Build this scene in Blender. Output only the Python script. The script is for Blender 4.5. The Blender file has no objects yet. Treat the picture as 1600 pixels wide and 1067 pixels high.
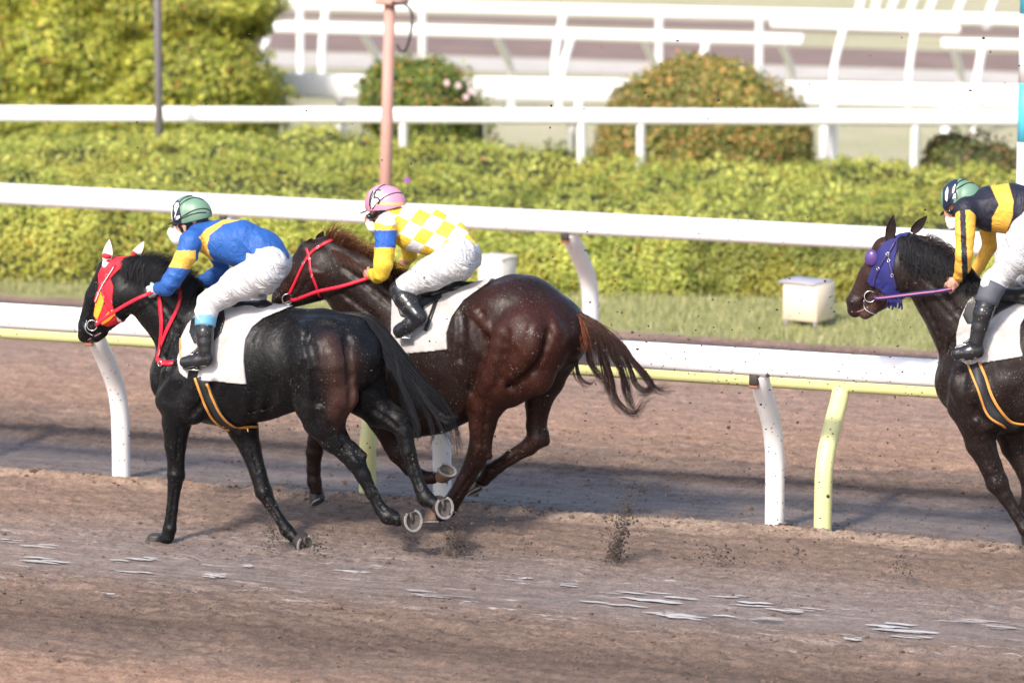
import bpy, math, random
import numpy as np
from mathutils import Vector, Matrix
from mathutils.bvhtree import BVHTree
random.seed(7); RNG = np.random.default_rng(7)
scene = bpy.context.scene
COL = scene.collection
# ------------------------------------------------------------------ camera
FPX, CAMH = 6500.0, 6.0
PITCH = math.atan(1103.5 / FPX); YAW = math.radians(20.1)
CF = np.array((-math.sin(YAW)*math.cos(PITCH), math.cos(YAW)*math.cos(PITCH), -math.sin(PITCH)))
CR = np.array((math.cos(YAW), math.sin(YAW), 0.0))
CU = np.array((-math.sin(YAW)*math.sin(PITCH), math.cos(YAW)*math.sin(PITCH), math.cos(PITCH)))
cam_d = bpy.data.cameras.new('camera'); cam = bpy.data.objects.new('camera', cam_d); COL.objects.link(cam)
cam.location = (0, 0, CAMH)
cam.rotation_euler = Matrix((CR, CU, -CF)).transposed().to_euler()
cam_d.sensor_width = 36; cam_d.sensor_fit = 'HORIZONTAL'; cam_d.lens = 36*FPX/1600
cam_d.clip_start = 0.5; cam_d.clip_end = 2000
cam_d.dof.use_dof = True; cam_d.dof.focus_distance = 26.9; cam_d.dof.aperture_fstop = 1.6
scene.camera = cam
# ------------------------------------------------------------------ light
SUN_AZ = math.radians(190)      # compass bearing of the sun measured from +Y towards +X
SUN_EL = math.radians(42)
world = bpy.data.worlds.new('World'); scene.world = world; world.use_nodes = True
wn = world.node_tree; bg = wn.nodes['Background']
sky = wn.nodes.new('ShaderNodeTexSky'); sky.sky_type = 'NISHITA'; sky.sun_disc = False
sky.sun_elevation = SUN_EL; sky.sun_rotation = SUN_AZ; sky.air_density = 1.0; sky.dust_density = 2.5; sky.ozone_density = 1.0
wn.links.new(sky.outputs[0], bg.inputs[0]); bg.inputs[1].default_value = 0.15
sun_d = bpy.data.lights.new('sun', 'SUN'); sun = bpy.data.objects.new('sun', sun_d); COL.objects.link(sun)
sun_d.energy = 2.8; sun_d.angle = math.radians(6.0); sun_d.color = (1.0, 0.92, 0.82)
sdir = Vector((math.sin(SUN_AZ)*math.cos(SUN_EL), math.cos(SUN_AZ)*math.cos(SUN_EL), math.sin(SUN_EL)))
sun.rotation_euler = sdir.to_track_quat('Z', 'Y').to_euler(); sun.location = (-10, 20, 30)
scene.view_settings.view_transform = 'Standard'; scene.view_settings.look = 'None'
scene.view_settings.exposure = 0.95; scene.view_settings.gamma = 1.0
# ------------------------------------------------------------------ surveying helpers (photo measurements -> metres)
def ray(u, v): return CF + CR*((u-800)/FPX) + CU*((533.5-v)/FPX)
def G(u, v, z=0.0):
    d = ray(u, v); t = (z-CAMH)/d[2]; return np.array((d[0]*t, d[1]*t, z))
def P(u, v, y):
    d = ray(u, v); t = y/d[1]; return np.array((d[0]*t, y, CAMH+d[2]*t))
def SC(p): return FPX/float(np.dot(np.asarray(p)-np.array((0, 0, CAMH)), CF))
def proj(V):
    q = np.asarray(V)-np.array((0, 0, CAMH)); z = q@CF
    return 800+FPX*(q@CR)/z, 533.5-FPX*(q@CU)/z
# ------------------------------------------------------------------ noise
def _h3(ix, iy, iz, seed):
    n = (ix*374761393 + iy*668265263 + iz*2147483647 + seed*1274126177) & 0xffffffff
    n = ((n ^ (n >> 13))*1274126177) & 0xffffffff
    n = ((n ^ (n >> 16))*2246822519) & 0xffffffff
    return ((n ^ (n >> 15)) & 0xffffff)/float(0xffffff)
def noise3(x, y, z, seed=0):
    x = np.asarray(x, float); y = np.asarray(y, float); z = np.asarray(z, float)
    x, y, z = np.broadcast_arrays(x, y, z)
    xi = np.floor(x).astype(np.int64); yi = np.floor(y).astype(np.int64); zi = np.floor(z).astype(np.int64)
    fx = x-xi; fy = y-yi; fz = z-zi
    fx = fx*fx*(3-2*fx); fy = fy*fy*(3-2*fy); fz = fz*fz*(3-2*fz)
    r = 0
    for a in (0, 1):
        for b in (0, 1):
            for c in (0, 1):
                w = (fx if a else 1-fx)*(fy if b else 1-fy)*(fz if c else 1-fz)
                r = r + w*_h3(xi+a, yi+b, zi+c, seed)
    return r*2-1
def noise2(x, y, seed=0):
    x = np.asarray(x, float); y = np.asarray(y, float); x, y = np.broadcast_arrays(x, y)
    xi = np.floor(x).astype(np.int64); yi = np.floor(y).astype(np.int64)
    fx = x-xi; fy = y-yi; fx = fx*fx*(3-2*fx); fy = fy*fy*(3-2*fy); r = 0
    for a in (0, 1):
        for b in (0, 1):
            r = r + (fx if a else 1-fx)*(fy if b else 1-fy)*_h3(xi+a, yi+b, 0*xi, seed)
    return r*2-1
# ------------------------------------------------------------------ scene tree
ORG = {}
def tag(o, label=None, cat=None, group=None, kind=None):
    if label: o['label'] = label
    if cat: o['category'] = cat
    if group: o['group'] = group
    if kind: o['kind'] = kind
    return o
def empty(name, loc, label=None, cat=None, group=None):
    o = bpy.data.objects.new(name, None); COL.objects.link(o); o.location = [float(a) for a in loc]
    o.empty_display_size = 0.2
    ORG[o.name] = np.array(loc, float); return tag(o, label, cat, group)
def mesh_np(name, V, F, mat=None, parent=None, smooth=True, colors=None, fmat=None, loc=None, attr=None):
    """V (n,3) world coordinates; F list/array of quads or tris (or list of arrays)"""
    V = np.asarray(V, float)
    if parent is not None: org = ORG[parent.name]
    elif loc is not None: org = np.array(loc, float)
    else: org = np.array(((V[:, 0].min()+V[:, 0].max())/2, (V[:, 1].min()+V[:, 1].max())/2, V[:, 2].min()))
    me = bpy.data.meshes.new(name)
    Fs = F if isinstance(F, (list, tuple)) and len(F) and isinstance(F[0], np.ndarray) and F[0].ndim == 2 else [np.asarray(F)]
    nl = sum(f.size for f in Fs); npol = sum(len(f) for f in Fs)
    me.vertices.add(len(V)); me.vertices.foreach_set('co', (V-org).astype(np.float32).ravel())
    me.loops.add(nl); me.loops.foreach_set('vertex_index', np.concatenate([f.ravel() for f in Fs]).astype(np.int32))
    me.polygons.add(npol)
    tot = np.concatenate([np.full(len(f), f.shape[1]) for f in Fs]).astype(np.int32)
    me.polygons.foreach_set('loop_start', np.concatenate(([0], np.cumsum(tot)[:-1])).astype(np.int32))
    me.polygons.foreach_set('loop_total', tot)
    me.polygons.foreach_set('use_smooth', np.full(npol, smooth))
    if fmat is not None: me.polygons.foreach_set('material_index', np.asarray(fmat, np.int32))
    me.update(calc_edges=True)
    if colors is not None:
        ca = me.color_attributes.new('Col', 'FLOAT_COLOR', 'POINT')
        c = np.ones((len(V), 4), np.float32); c[:, :3] = colors; ca.data.foreach_set('color', c.ravel())
    me.validate()
    for m in (mat if isinstance(mat, (list, tuple)) else [mat]):
        if m: me.materials.append(m)
    o = bpy.data.objects.new(name, me); COL.objects.link(o)
    if parent is not None:
        o.parent = parent
    else:
        o.location = [float(a) for a in org]
    # a child of an object at its parent's origin sits at (0,0,0)
    ORG[o.name] = org
    return o
class MB:
    """collects pieces into one mesh"""
    def __init__(s): s.V = []; s.Q = []; s.T = []; s.n = 0; s.C = []
    def add(s, V, Q=None, T=None, c=None):
        V = np.asarray(V, float); s.V.append(V)
        if Q is not None and len(Q): s.Q.append(np.asarray(Q)+s.n)
        if T is not None and len(T): s.T.append(np.asarray(T)+s.n)
        if c is not None: s.C.append(np.broadcast_to(np.asarray(c, float), (len(V), 3)))
        s.n += len(V)
    def build(s, name, mat, parent=None, smooth=True, **k):
        F = []
        if s.Q: F.append(np.concatenate(s.Q))
        if s.T: F.append(np.concatenate(s.T))
        return mesh_np(name, np.concatenate(s.V), F, mat, parent, smooth, colors=np.concatenate(s.C) if s.C else None, **k)
def box_vf(c, d, rz=0.0, bev=0.0):
    """bevelled box: centre c, full dims d"""
    x, y, z = [a/2 for a in d]; b = min(bev, x*.9, y*.9, z*.9)
    if b <= 0:
        V = np.array([(sx*x, sy*y, sz*z) for sz in (-1, 1) for sx, sy in ((-1, -1), (1, -1), (1, 1), (-1, 1))])
        Q = [(3, 2, 1, 0), (4, 5, 6, 7), (0, 1, 5, 4), (1, 2, 6, 5), (2, 3, 7, 6), (3, 0, 4, 7)]
    else:
        def ring(zz, i):
            xx, yy = x-i, y-i
            return [(-xx+b, -yy, zz), (xx-b, -yy, zz), (xx, -yy+b, zz), (xx, yy-b, zz), (xx-b, yy, zz), (-xx+b, yy, zz), (-xx, yy-b, zz), (-xx, -yy+b, zz)]
        V = np.array(ring(-z, b*.9)+ring(-z+b, 0)+ring(z-b, 0)+ring(z, b*.9)+[(0, 0, -z), (0, 0, z)])
        Q = [(a*8+i, a*8+(i+1) % 8, a*8+8+(i+1) % 8, a*8+8+i) for a in range(3) for i in range(8)]
        T = [(32, (i+1) % 8, i) for i in range(8)]+[(33, 24+i, 24+(i+1) % 8) for i in range(8)]
        cz, sz = math.cos(rz), math.sin(rz); R = np.array(((cz, -sz, 0), (sz, cz, 0), (0, 0, 1)))
        return V@R.T+np.array(c), Q, T
    cz, sz = math.cos(rz), math.sin(rz); R = np.array(((cz, -sz, 0), (sz, cz, 0), (0, 0, 1)))
    return V@R.T+np.array(c), Q, []
def smoothline(pts, n):
    """Catmull-Rom through pts (k,d) -> n samples"""
    p = np.asarray(pts, float); k = len(p)
    if k == 2: t = np.linspace(0, 1, n)[:, None]; return p[0]*(1-t)+p[1]*t
    q = np.vstack((2*p[0]-p[1], p, 2*p[-1]-p[-2])); t = np.linspace(0, k-1-1e-6, n); i = t.astype(int); f = (t-i)[:, None]
    a, b, c, d = q[i], q[i+1], q[i+2], q[i+3]
    return .5*((2*b)+(-a+c)*f+(2*a-5*b+4*c-d)*f*f+(-a+3*b-3*c+d)*f**3)
def sweep(pts, rad, ns=12, up=(0, 0, 1), flat=1.0, cap=True):
    """tube along pts; rad scalar or per point; flat = ratio of the second axis"""
    p = np.asarray(pts, float); n = len(p); rad = np.broadcast_to(np.asarray(rad, float), (n,))
    T = np.gradient(p, axis=0); T /= np.linalg.norm(T, axis=1)[:, None]+1e-12
    up = np.asarray(up, float); A = np.cross(T, up); ln = np.linalg.norm(A, axis=1)
    A[ln < 1e-3] = (1, 0, 0); A /= np.linalg.norm(A, axis=1)[:, None]
    B = np.cross(A, T)
    th = np.linspace(0, 2*math.pi, ns, endpoint=False)
    V = (p[:, None]+rad[:, None, None]*(A[:, None]*np.cos(th)[None, :, None]*flat+B[:, None]*np.sin(th)[None, :, None])).reshape(-1, 3)
    i, j = np.meshgrid(np.arange(n-1), np.arange(ns), indexing='ij'); j2 = (j+1) % ns
    Q = np.stack((i*ns+j, i*ns+j2, (i+1)*ns+j2, (i+1)*ns+j), -1).reshape(-1, 4); Tn = []
    if cap:
        V = np.vstack((V, p[0], p[-1])); a = n*ns
        Tn = [(a, (k+1) % ns, k) for k in range(ns)]+[(a+1, (n-1)*ns+k, (n-1)*ns+(k+1) % ns) for k in range(ns)]
    return V, Q, Tn
def ribbon(pts, nrm, w, th=0.003):
    """flat strap along pts, face normals nrm, width w"""
    p = np.asarray(pts, float); n = len(p); N = np.asarray(nrm, float); N = np.broadcast_to(N, p.shape).copy()
    w = np.broadcast_to(np.asarray(w, float), (n,))
    T = np.gradient(p, axis=0); T /= np.linalg.norm(T, axis=1)[:, None]+1e-12
    S = np.cross(T, N); S /= np.linalg.norm(S, axis=1)[:, None]+1e-12; N = np.cross(S, T)
    h = (w/2)[:, None]
    V = np.stack((p-S*h, p+S*h, p+S*h+N*th, p-S*h+N*th), 1).reshape(-1, 3)
    Q = [(i*4+a, i*4+(a+1) % 4, i*4+4+(a+1) % 4, i*4+4+a) for i in range(n-1) for a in range(4)]
    Q += [(0, 3, 2, 1), (4*n-4, 4*n-3, 4*n-2, 4*n-1)]
    return V, Q
# ------------------------------------------------------------------ materials
def new_mat(name):
    m = bpy.data.materials.new(name); m.use_nodes = True
    return m, m.node_tree, m.node_tree.nodes['Principled BSDF']
def nd(nt, t, **k):
    n = nt.nodes.new(t)
    for a, b in k.items(): setattr(n, a, b)
    return n
def coords(nt, scale=(1, 1, 1)):
    g = nd(nt, 'ShaderNodeNewGeometry'); mp = nd(nt, 'ShaderNodeMapping'); mp.inputs['Scale'].default_value = scale
    nt.links.new(g.outputs['Position'], mp.inputs['Vector']); return mp.outputs[0]
def noise_n(nt, vec, s, det=4, rough=.55, dist=0):
    n = nd(nt, 'ShaderNodeTexNoise'); n.inputs['Scale'].default_value = s; n.inputs['Detail'].default_value = det
    n.inputs['Roughness'].default_value = rough; n.inputs['Distortion'].default_value = dist
    if vec is not None: nt.links.new(vec, n.inputs['Vector'])
    return n.outputs['Fac']
def ramp(nt, fac, stops, interp='LINEAR'):
    r = nd(nt, 'ShaderNodeValToRGB'); r.color_ramp.interpolation = interp
    while len(r.color_ramp.elements) < len(stops): r.color_ramp.elements.new(.5)
    for e, (p, c) in zip(r.color_ramp.elements, stops):
        e.position = p; e.color = (*c, 1) if len(c) == 3 else c
    nt.links.new(fac, r.inputs[0]); return r.outputs[0]
def mix(nt, fac, a, b, mode='MIX'):
    n = nd(nt, 'ShaderNodeMix', data_type='RGBA', blend_type=mode)
    for s, v in ((n.inputs[0], fac), (n.inputs[6], a), (n.inputs[7], b)):
        if isinstance(v, (int, float)): s.default_value = v
        elif isinstance(v, tuple): s.default_value = (*v, 1)
        else: nt.links.new(v, s)
    return n.outputs[2]
def math_n(nt, op, a, b=0.0, clamp=False):
    n = nd(nt, 'ShaderNodeMath', operation=op, use_clamp=clamp)
    for s, v in ((n.inputs[0], a), (n.inputs[1], b)):
        if isinstance(v, (int, float)): s.default_value = v
        else: nt.links.new(v, s)
    return n.outputs[0]
def bump(nt, bsdf, h, st=.3, dist=.01, chain=None):
    b = nd(nt, 'ShaderNodeBump'); b.inputs['Strength'].default_value = st; b.inputs['Distance'].default_value = dist
    nt.links.new(h, b.inputs['Height'])
    if chain is not None: nt.links.new(chain, b.inputs['Normal'])
    if bsdf is not None: nt.links.new(b.outputs[0], bsdf.inputs['Normal'])
    return b.outputs[0]
def simple(name, col, rough=.5, var=.12, ns=12, bs=60, bst=.15, bd=.003, metal=0, spec=.5, dirt=0, sheen=0, vcol=False, dirtcol=(.16, .115, .09), dscale=38):
    m, nt, b = new_mat(name); v = coords(nt)
    if vcol:
        a = nd(nt, 'ShaderNodeVertexColor', layer_name='Col'); base = a.outputs[0]
    else: base = col
    f = noise_n(nt, v, ns, 5)
    k = ramp(nt, f, [(.25, (1-var,)*3), (.75, (1+var*.4,)*3)])
    c = mix(nt, 1.0, base, k, 'MULTIPLY')
    if dirt > 0:
        vo = nd(nt, 'ShaderNodeTexVoronoi'); vo.inputs['Scale'].default_value = dscale; nt.links.new(v, vo.inputs['Vector'])
        big = noise_n(nt, v, 4, 3)
        th = math_n(nt, 'MULTIPLY', big, dirt)
        s = math_n(nt, 'LESS_THAN', vo.outputs['Distance'], th)
        c = mix(nt, s, c, dirtcol)
    nt.links.new(c, b.inputs['Base Color'])
    b.inputs['Roughness'].default_value = rough; b.inputs['Metallic'].default_value = metal
    b.inputs['Specular IOR Level'].default_value = spec
    if sheen: b.inputs['Sheen Weight'].default_value = sheen
    if bst: bump(nt, b, noise_n(nt, v, bs, 4), bst, bd)
    return m
# ------------------------------------------------------------------ implicit sculpting
class Prim:
    def __init__(s, kind, a, b, ra, rb, lat, k, col, op):
        s.kind, s.a, s.b, s.ra, s.rb, s.lat, s.k, s.col, s.op = kind, np.asarray(a, float), np.asarray(b, float), ra, rb, lat, k, col, op
    def dist(s, X, Y, Z):
        L = s.lat
        a, b = s.a, s.b; ba = b-a; bay = ba[1]/L; den = ba[0]**2+bay**2+ba[2]**2+1e-12
        px, py, pz = X-a[0], (Y-a[1])/L, Z-a[2]
        t = np.clip((px*ba[0]+py*bay+pz*ba[2])/den, 0, 1)
        return np.sqrt((px-t*ba[0])**2+(py-t*bay)**2+(pz-t*ba[2])**2)-(s.ra+(s.rb-s.ra)*t)
    def bbox(s, m):
        r = max(s.ra, s.rb)+m; rr = np.array((r, r*max(1, s.lat), r))
        return np.minimum(s.a, s.b)-rr, np.maximum(s.a, s.b)+rr
def cone(a, b, ra, rb=None, lat=1.0, k=.03, col=None, op='+'):
    return Prim('c', a, b, ra, ra if rb is None else rb, lat, k, col, op)
def field(prims, h, inflate=0.0, post=None, pad=.04):
    lo = np.min([p.bbox(pad+inflate)[0] for p in prims if p.op == '+'], axis=0); hi = np.max([p.bbox(pad+inflate)[1] for p in prims if p.op == '+'], axis=0)
    n = np.ceil((hi-lo)/h).astype(int)+1
    ax = [(lo[i]+h*np.arange(n[i])) for i in range(3)]
    D = np.full(tuple(n), .5, np.float32)
    for p in prims:
        m = p.k+.05+inflate; l, u = p.bbox(m)
        sl = []
        for i in range(3):
            i0 = max(0, int((l[i]-lo[i])/h)); i1 = min(n[i], int((u[i]-lo[i])/h)+2); sl.append(slice(i0, max(i0+1, i1)))
        sl = tuple(sl)
        d = p.dist(ax[0][sl[0]][:, None, None], ax[1][sl[1]][None, :, None], ax[2][sl[2]][None, None, :]).astype(np.float32)
        A = D[sl]; k = p.k
        if p.op == '+':
            hh = np.clip(.5+.5*(A-d)/k, 0, 1); D[sl] = A*(1-hh)+d*hh-k*hh*(1-hh)
        else:
            hh = np.clip(.5-.5*(A+d)/k, 0, 1); D[sl] = A*(1-hh)+(-d)*hh+k*hh*(1-hh)
    if inflate: D -= inflate
    if post is not None: D = post(D, ax[0][:, None, None], ax[1][None, :, None], ax[2][None, None, :]).astype(np.float32)
    # outermost layer is always outside
    D[0] = D[-1] = .5; D[:, 0] = D[:, -1] = .5; D[:, :, 0] = D[:, :, -1] = .5
    return D, lo
def surfnets(D, lo, h):
    n = D.shape; I = D < 0
    c = np.zeros((n[0]-1, n[1]-1, n[2]-1), np.int8)
    offs = [(a, b, e) for a in (0, 1) for b in (0, 1) for e in (0, 1)]
    for a, b, e in offs: c += I[a:n[0]-1+a, b:n[1]-1+b, e:n[2]-1+e]
    act = (c > 0) & (c < 8); ix = np.argwhere(act)
    idx = np.full(act.shape, -1, np.int64); idx[act] = np.arange(len(ix))
    cv = {o: D[ix[:, 0]+o[0], ix[:, 1]+o[1], ix[:, 2]+o[2]] for o in offs}
    acc = np.zeros((len(ix), 3)); cnt = np.zeros(len(ix))
    for o in offs:
        for d in range(3):
            if o[d] == 0:
                q = list(o); q[d] = 1; q = tuple(q); A, B = cv[o], cv[q]
                m = (A < 0) != (B < 0); t = np.where(m, A/(A-B+1e-20), 0)
                pt = np.tile(np.array(o, float), (len(ix), 1)); pt[:, d] += t
                acc[m] += pt[m]; cnt[m] += 1
    V = lo+h*(ix+acc/cnt[:, None]); F = []
    for d in range(3):
        e1, e2 = (d+1) % 3, (d+2) % 3
        sl0 = [slice(1, n[i]-1) for i in range(3)]; sl0[d] = slice(0, n[d]-1)
        sl1 = list(sl0); sl1[d] = slice(1, n[d])
        A, B = I[tuple(sl0)], I[tuple(sl1)]; m = A != B; w = np.argwhere(m)
        if not len(w): continue
        base = w.copy(); base[:, e1] += 1; base[:, e2] += 1
        def cell(a, b):
            q = base.copy(); q[:, e1] -= a; q[:, e2] -= b; return idx[q[:, 0], q[:, 1], q[:, 2]]
        quad = np.stack((cell(1, 1), cell(0, 1), cell(0, 0), cell(1, 0)), 1)
        fl = A[m]; quad[~fl] = quad[~fl][:, ::-1]; F.append(quad)
    return V, np.concatenate(F)
def sculpt(name, prims, h, mat, parent=None, inflate=0, post=None, colf=None, basecol=None, cw=.02):
    D, lo = field(prims, h, inflate, post); V, F = surfnets(D, lo, h)
    C = None
    if basecol is not None:
        num = np.zeros((len(V), 3)); den = np.zeros(len(V))
        for p in prims:
            if p.op != '+': continue
            d = p.dist(V[:, 0], V[:, 1], V[:, 2]); w = np.exp(-np.clip(d, 0, 1)/cw)*1.0+1e-9
            num += w[:, None]*np.array(p.col if p.col is not None else basecol); den += w
        C = num/den[:, None]
    if colf is not None: C = colf(V)
    o = mesh_np(name, V, F, mat, parent, True, colors=C)
    return o, V, F
def polysdf(poly, U, W):
    """signed distance (negative inside) of a 2-D polygon"""
    poly = np.asarray(poly, float); d = np.full(np.broadcast(U, W).shape, 1e9); s = np.ones(d.shape)
    n = len(poly)
    for i in range(n):
        a, b = poly[i], poly[i-1]; e = b-a; wx, wy = U-a[0], W-a[1]
        t = np.clip((wx*e[0]+wy*e[1])/(e@e+1e-12), 0, 1)
        d = np.minimum(d, (wx-e[0]*t)**2+(wy-e[1]*t)**2)
        c1 = W >= a[1]; c2 = W < b[1]; c3 = e[0]*wy > e[1]*wx
        fl = (c1 & c2 & c3) | (~c1 & ~c2 & ~c3); s = np.where(fl, -s, s)
    return s*np.sqrt(d)
def pxclip(poly, y0, scale):
    """keeps what lies inside a side-view outline given in photo units, extruded through the animal"""
    pts = np.array([P(u, v, y0)[[0, 2]] for u, v in poly])
    def f(X, Z): return polysdf(pts, X, Z)
    return f
def strands(name, roots, mat, parent, r=.0025, tip=.15, colors=None):
    """roots: (N,M,3) hair polylines"""
    S = np.asarray(roots, float); N, M = S.shape[:2]
    T = np.gradient(S, axis=1); T /= np.linalg.norm(T, axis=2)[..., None]+1e-12
    up = np.array((.3, -.9, .3)); A = np.cross(T, up); A /= np.linalg.norm(A, axis=2)[..., None]+1e-9; B = np.cross(A, T)
    R = np.broadcast_to(np.asarray(r, float), (N,))[:, None]*np.linspace(1, tip, M)[None, :]
    th = np.array((0, 2.094, 4.189))
    V = S[:, :, None]+R[..., None, None]*(A[:, :, None]*np.cos(th)[:, None]+B[:, :, None]*np.sin(th)[:, None])
    i, j, k = np.meshgrid(np.arange(N), np.arange(M-1), np.arange(3), indexing='ij'); k2 = (k+1) % 3
    b = i*M*3+j*3; Q = np.stack((b+k, b+k2, b+3+k2, b+3+k), -1).reshape(-1, 4)
    C = None
    if colors is not None: C = np.repeat(np.repeat(colors[:, None] if colors.ndim == 2 else colors, M if colors.ndim == 2 else 1, axis=1).reshape(N, M, 1, 3), 3, axis=2).reshape(-1, 3)
    return mesh_np(name, V.reshape(-1, 3), Q, mat, parent, True, colors=C)
def leafmesh(name, C, Nn, size, cols, mat, parent, asp=.5):
    size = size*RNG.choice([.6, .85, 1.1, 1.5], len(C))
    """leaf-shaped faces at C facing roughly Nn"""
    n = len(C); nn = Nn+RNG.normal(0, .55, (n, 3)); nn /= np.linalg.norm(nn, axis=1)[:, None]
    t = np.cross(nn, RNG.normal(0, 1, (n, 3))); t /= np.linalg.norm(t, axis=1)[:, None]; s = np.cross(nn, t)
    L = (size*RNG.uniform(.6, 1.25, n))[:, None]
    V = np.stack((C-t*L*.5, C+s*L*asp*.5-t*L*.05+nn*L*.06, C+t*L*.5, C-s*L*asp*.5-t*L*.05+nn*L*.06), 1).reshape(-1, 3)
    Q = np.arange(4*n).reshape(n, 4)
    return mesh_np(name, V, Q, mat, parent, False, colors=np.repeat(cols, 4, axis=0))
def blob(c, r, sub=1, rough=.25, seed=0):
    me = ICO[sub]; V = me[0].copy(); rg = np.random.default_rng(seed)
    V *= (1+rg.uniform(-rough, rough, (len(V), 1)))
    return V*np.asarray(r)+np.asarray(c), me[1]
def _ico(sub):
    import bmesh
    bm = bmesh.new(); bmesh.ops.create_icosphere(bm, subdivisions=sub, radius=1)
    V = np.array([v.co[:] for v in bm.verts]); T = np.array([[v.index for v in f.verts] for f in bm.faces]); bm.free(); return V, T
ICO = {1: _ico(1), 2: _ico(2), 3: _ico(3)}
def bvh_of(V, F): return BVHTree.FromPolygons(V.tolist(), F.tolist())
def hit(u, v, bvh, fallback=None):
    d = ray(u, v); o = Vector((0, 0, CAMH)); d = Vector(d).normalized()
    p, n, i, t = bvh.ray_cast(o, d)
    if p is None: return (np.array(fallback), -CF) if fallback is not None else (None, None)
    n = np.array(n); 
    if n@np.array(d) > 0: n = -n
    return np.array(p), n
def surfline(pxs, bvh, n=24, lift=.004):
    """path over a sculpted surface through photo points"""
    pts = smoothline(np.array(pxs, float), n); out = []; nr = []
    for u, v in pts:
        p, nn = hit(u, v, bvh)
        if p is None: continue
        out.append(p+nn*lift); nr.append(nn)
    out = np.array(out); nr = np.array(nr)
    if len(out) > 5:
        for _ in range(2):
            nr[1:-1] = (nr[:-2]+nr[1:-1]*2+nr[2:])/4; out[1:-1] = (out[:-2]+out[1:-1]*2+out[2:])/4
        nr /= np.linalg.norm(nr, axis=1)[:, None]
    return out, nr
# ================================================================== SETTING
def gheight(x, y):
    """track surface relief in metres"""
    z = .006*noise2(x*7, y*9, 3)+.007*noise2(x*17, y*21, 4)+.0075*noise2(x*33, y*30, 5)
    z += .012*np.clip(noise2(x*1.3, y*3.4, 6), -.2, 1)+.012*np.clip(noise2(x*2.4, y*6, 61)-.35, 0, 1)*(1+noise2(x*30, y*28, 62))
    # long harrow furrows near the camera and behind the rail
    amp = np.exp(-((y-23.2)/.7)**2)
    z += amp*.03*noise2(x*.35, y*5.5, 8)+amp*.012*noise2(x*6, y*14, 81)
    a2 = np.exp(-((y-28.7)/.9)**2); z += a2*.035*noise2(x*.6, y*4.5, 9)+a2*.015*noise2(x*8, y*9, 91)
    # smooth wet strips
    wet = np.exp(-((y-24.2+.12*noise2(x*.5, y*0, 12))/.42)**2)
    gut = np.exp(-((y-27.35)/.42)**2)
    z *= 1-.72*np.clip(wet+gut*.9, 0, 1)
    z -= .01*wet+.03*gut
    # lip of sand along the rail
    rid = np.exp(-((y-26.55+.03*noise2(x*4, 0*y, 13))/.10)**2); z += rid*(.040+.012*noise2(x*12, y*20, 14)+.008*noise2(x*40, y*40, 141))
    # hoof prints
    z -= .02*np.clip(noise2(x*5.2+.6*noise2(x*2, y*2, 16), y*4.4, 15)-.45, 0, 1)*2*(y < 26.3)
    z *= (y < 33.9)
    return z
def axis(fine0, fine1, step, far0, far1):
    a = list(np.arange(fine0, fine1, step)); s = step; x = a[-1]; up = []
    while x < far1: s *= 1.25; x += s; up.append(min(x, far1))
    s = step; x = a[0]; dn = []
    while x > far0: s *= 1.25; x -= s; dn.append(max(x, far0))
    return np.array(dn[::-1]+a+up)
gx = axis(-15.5, -4.2, .016, -420, 400); gy = axis(21.0, 34.2, .021, -250, 600)
XX, YY = np.meshgrid(gx, gy, indexing='ij')
fade = np.clip((XX+16.5), 0, 1)*np.clip(-3.2-XX, 0, 1)*np.clip((YY-20.2), 0, 1)
ZZ = gheight(XX, YY)*fade
i, j = np.meshgrid(np.arange(len(gx)-1), np.arange(len(gy)-1), indexing='ij'); w = len(gy)
Qg = np.stack((i*w+j, (i+1)*w+j, (i+1)*w+j+1, i*w+j+1), -1).reshape(-1, 4)
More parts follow.
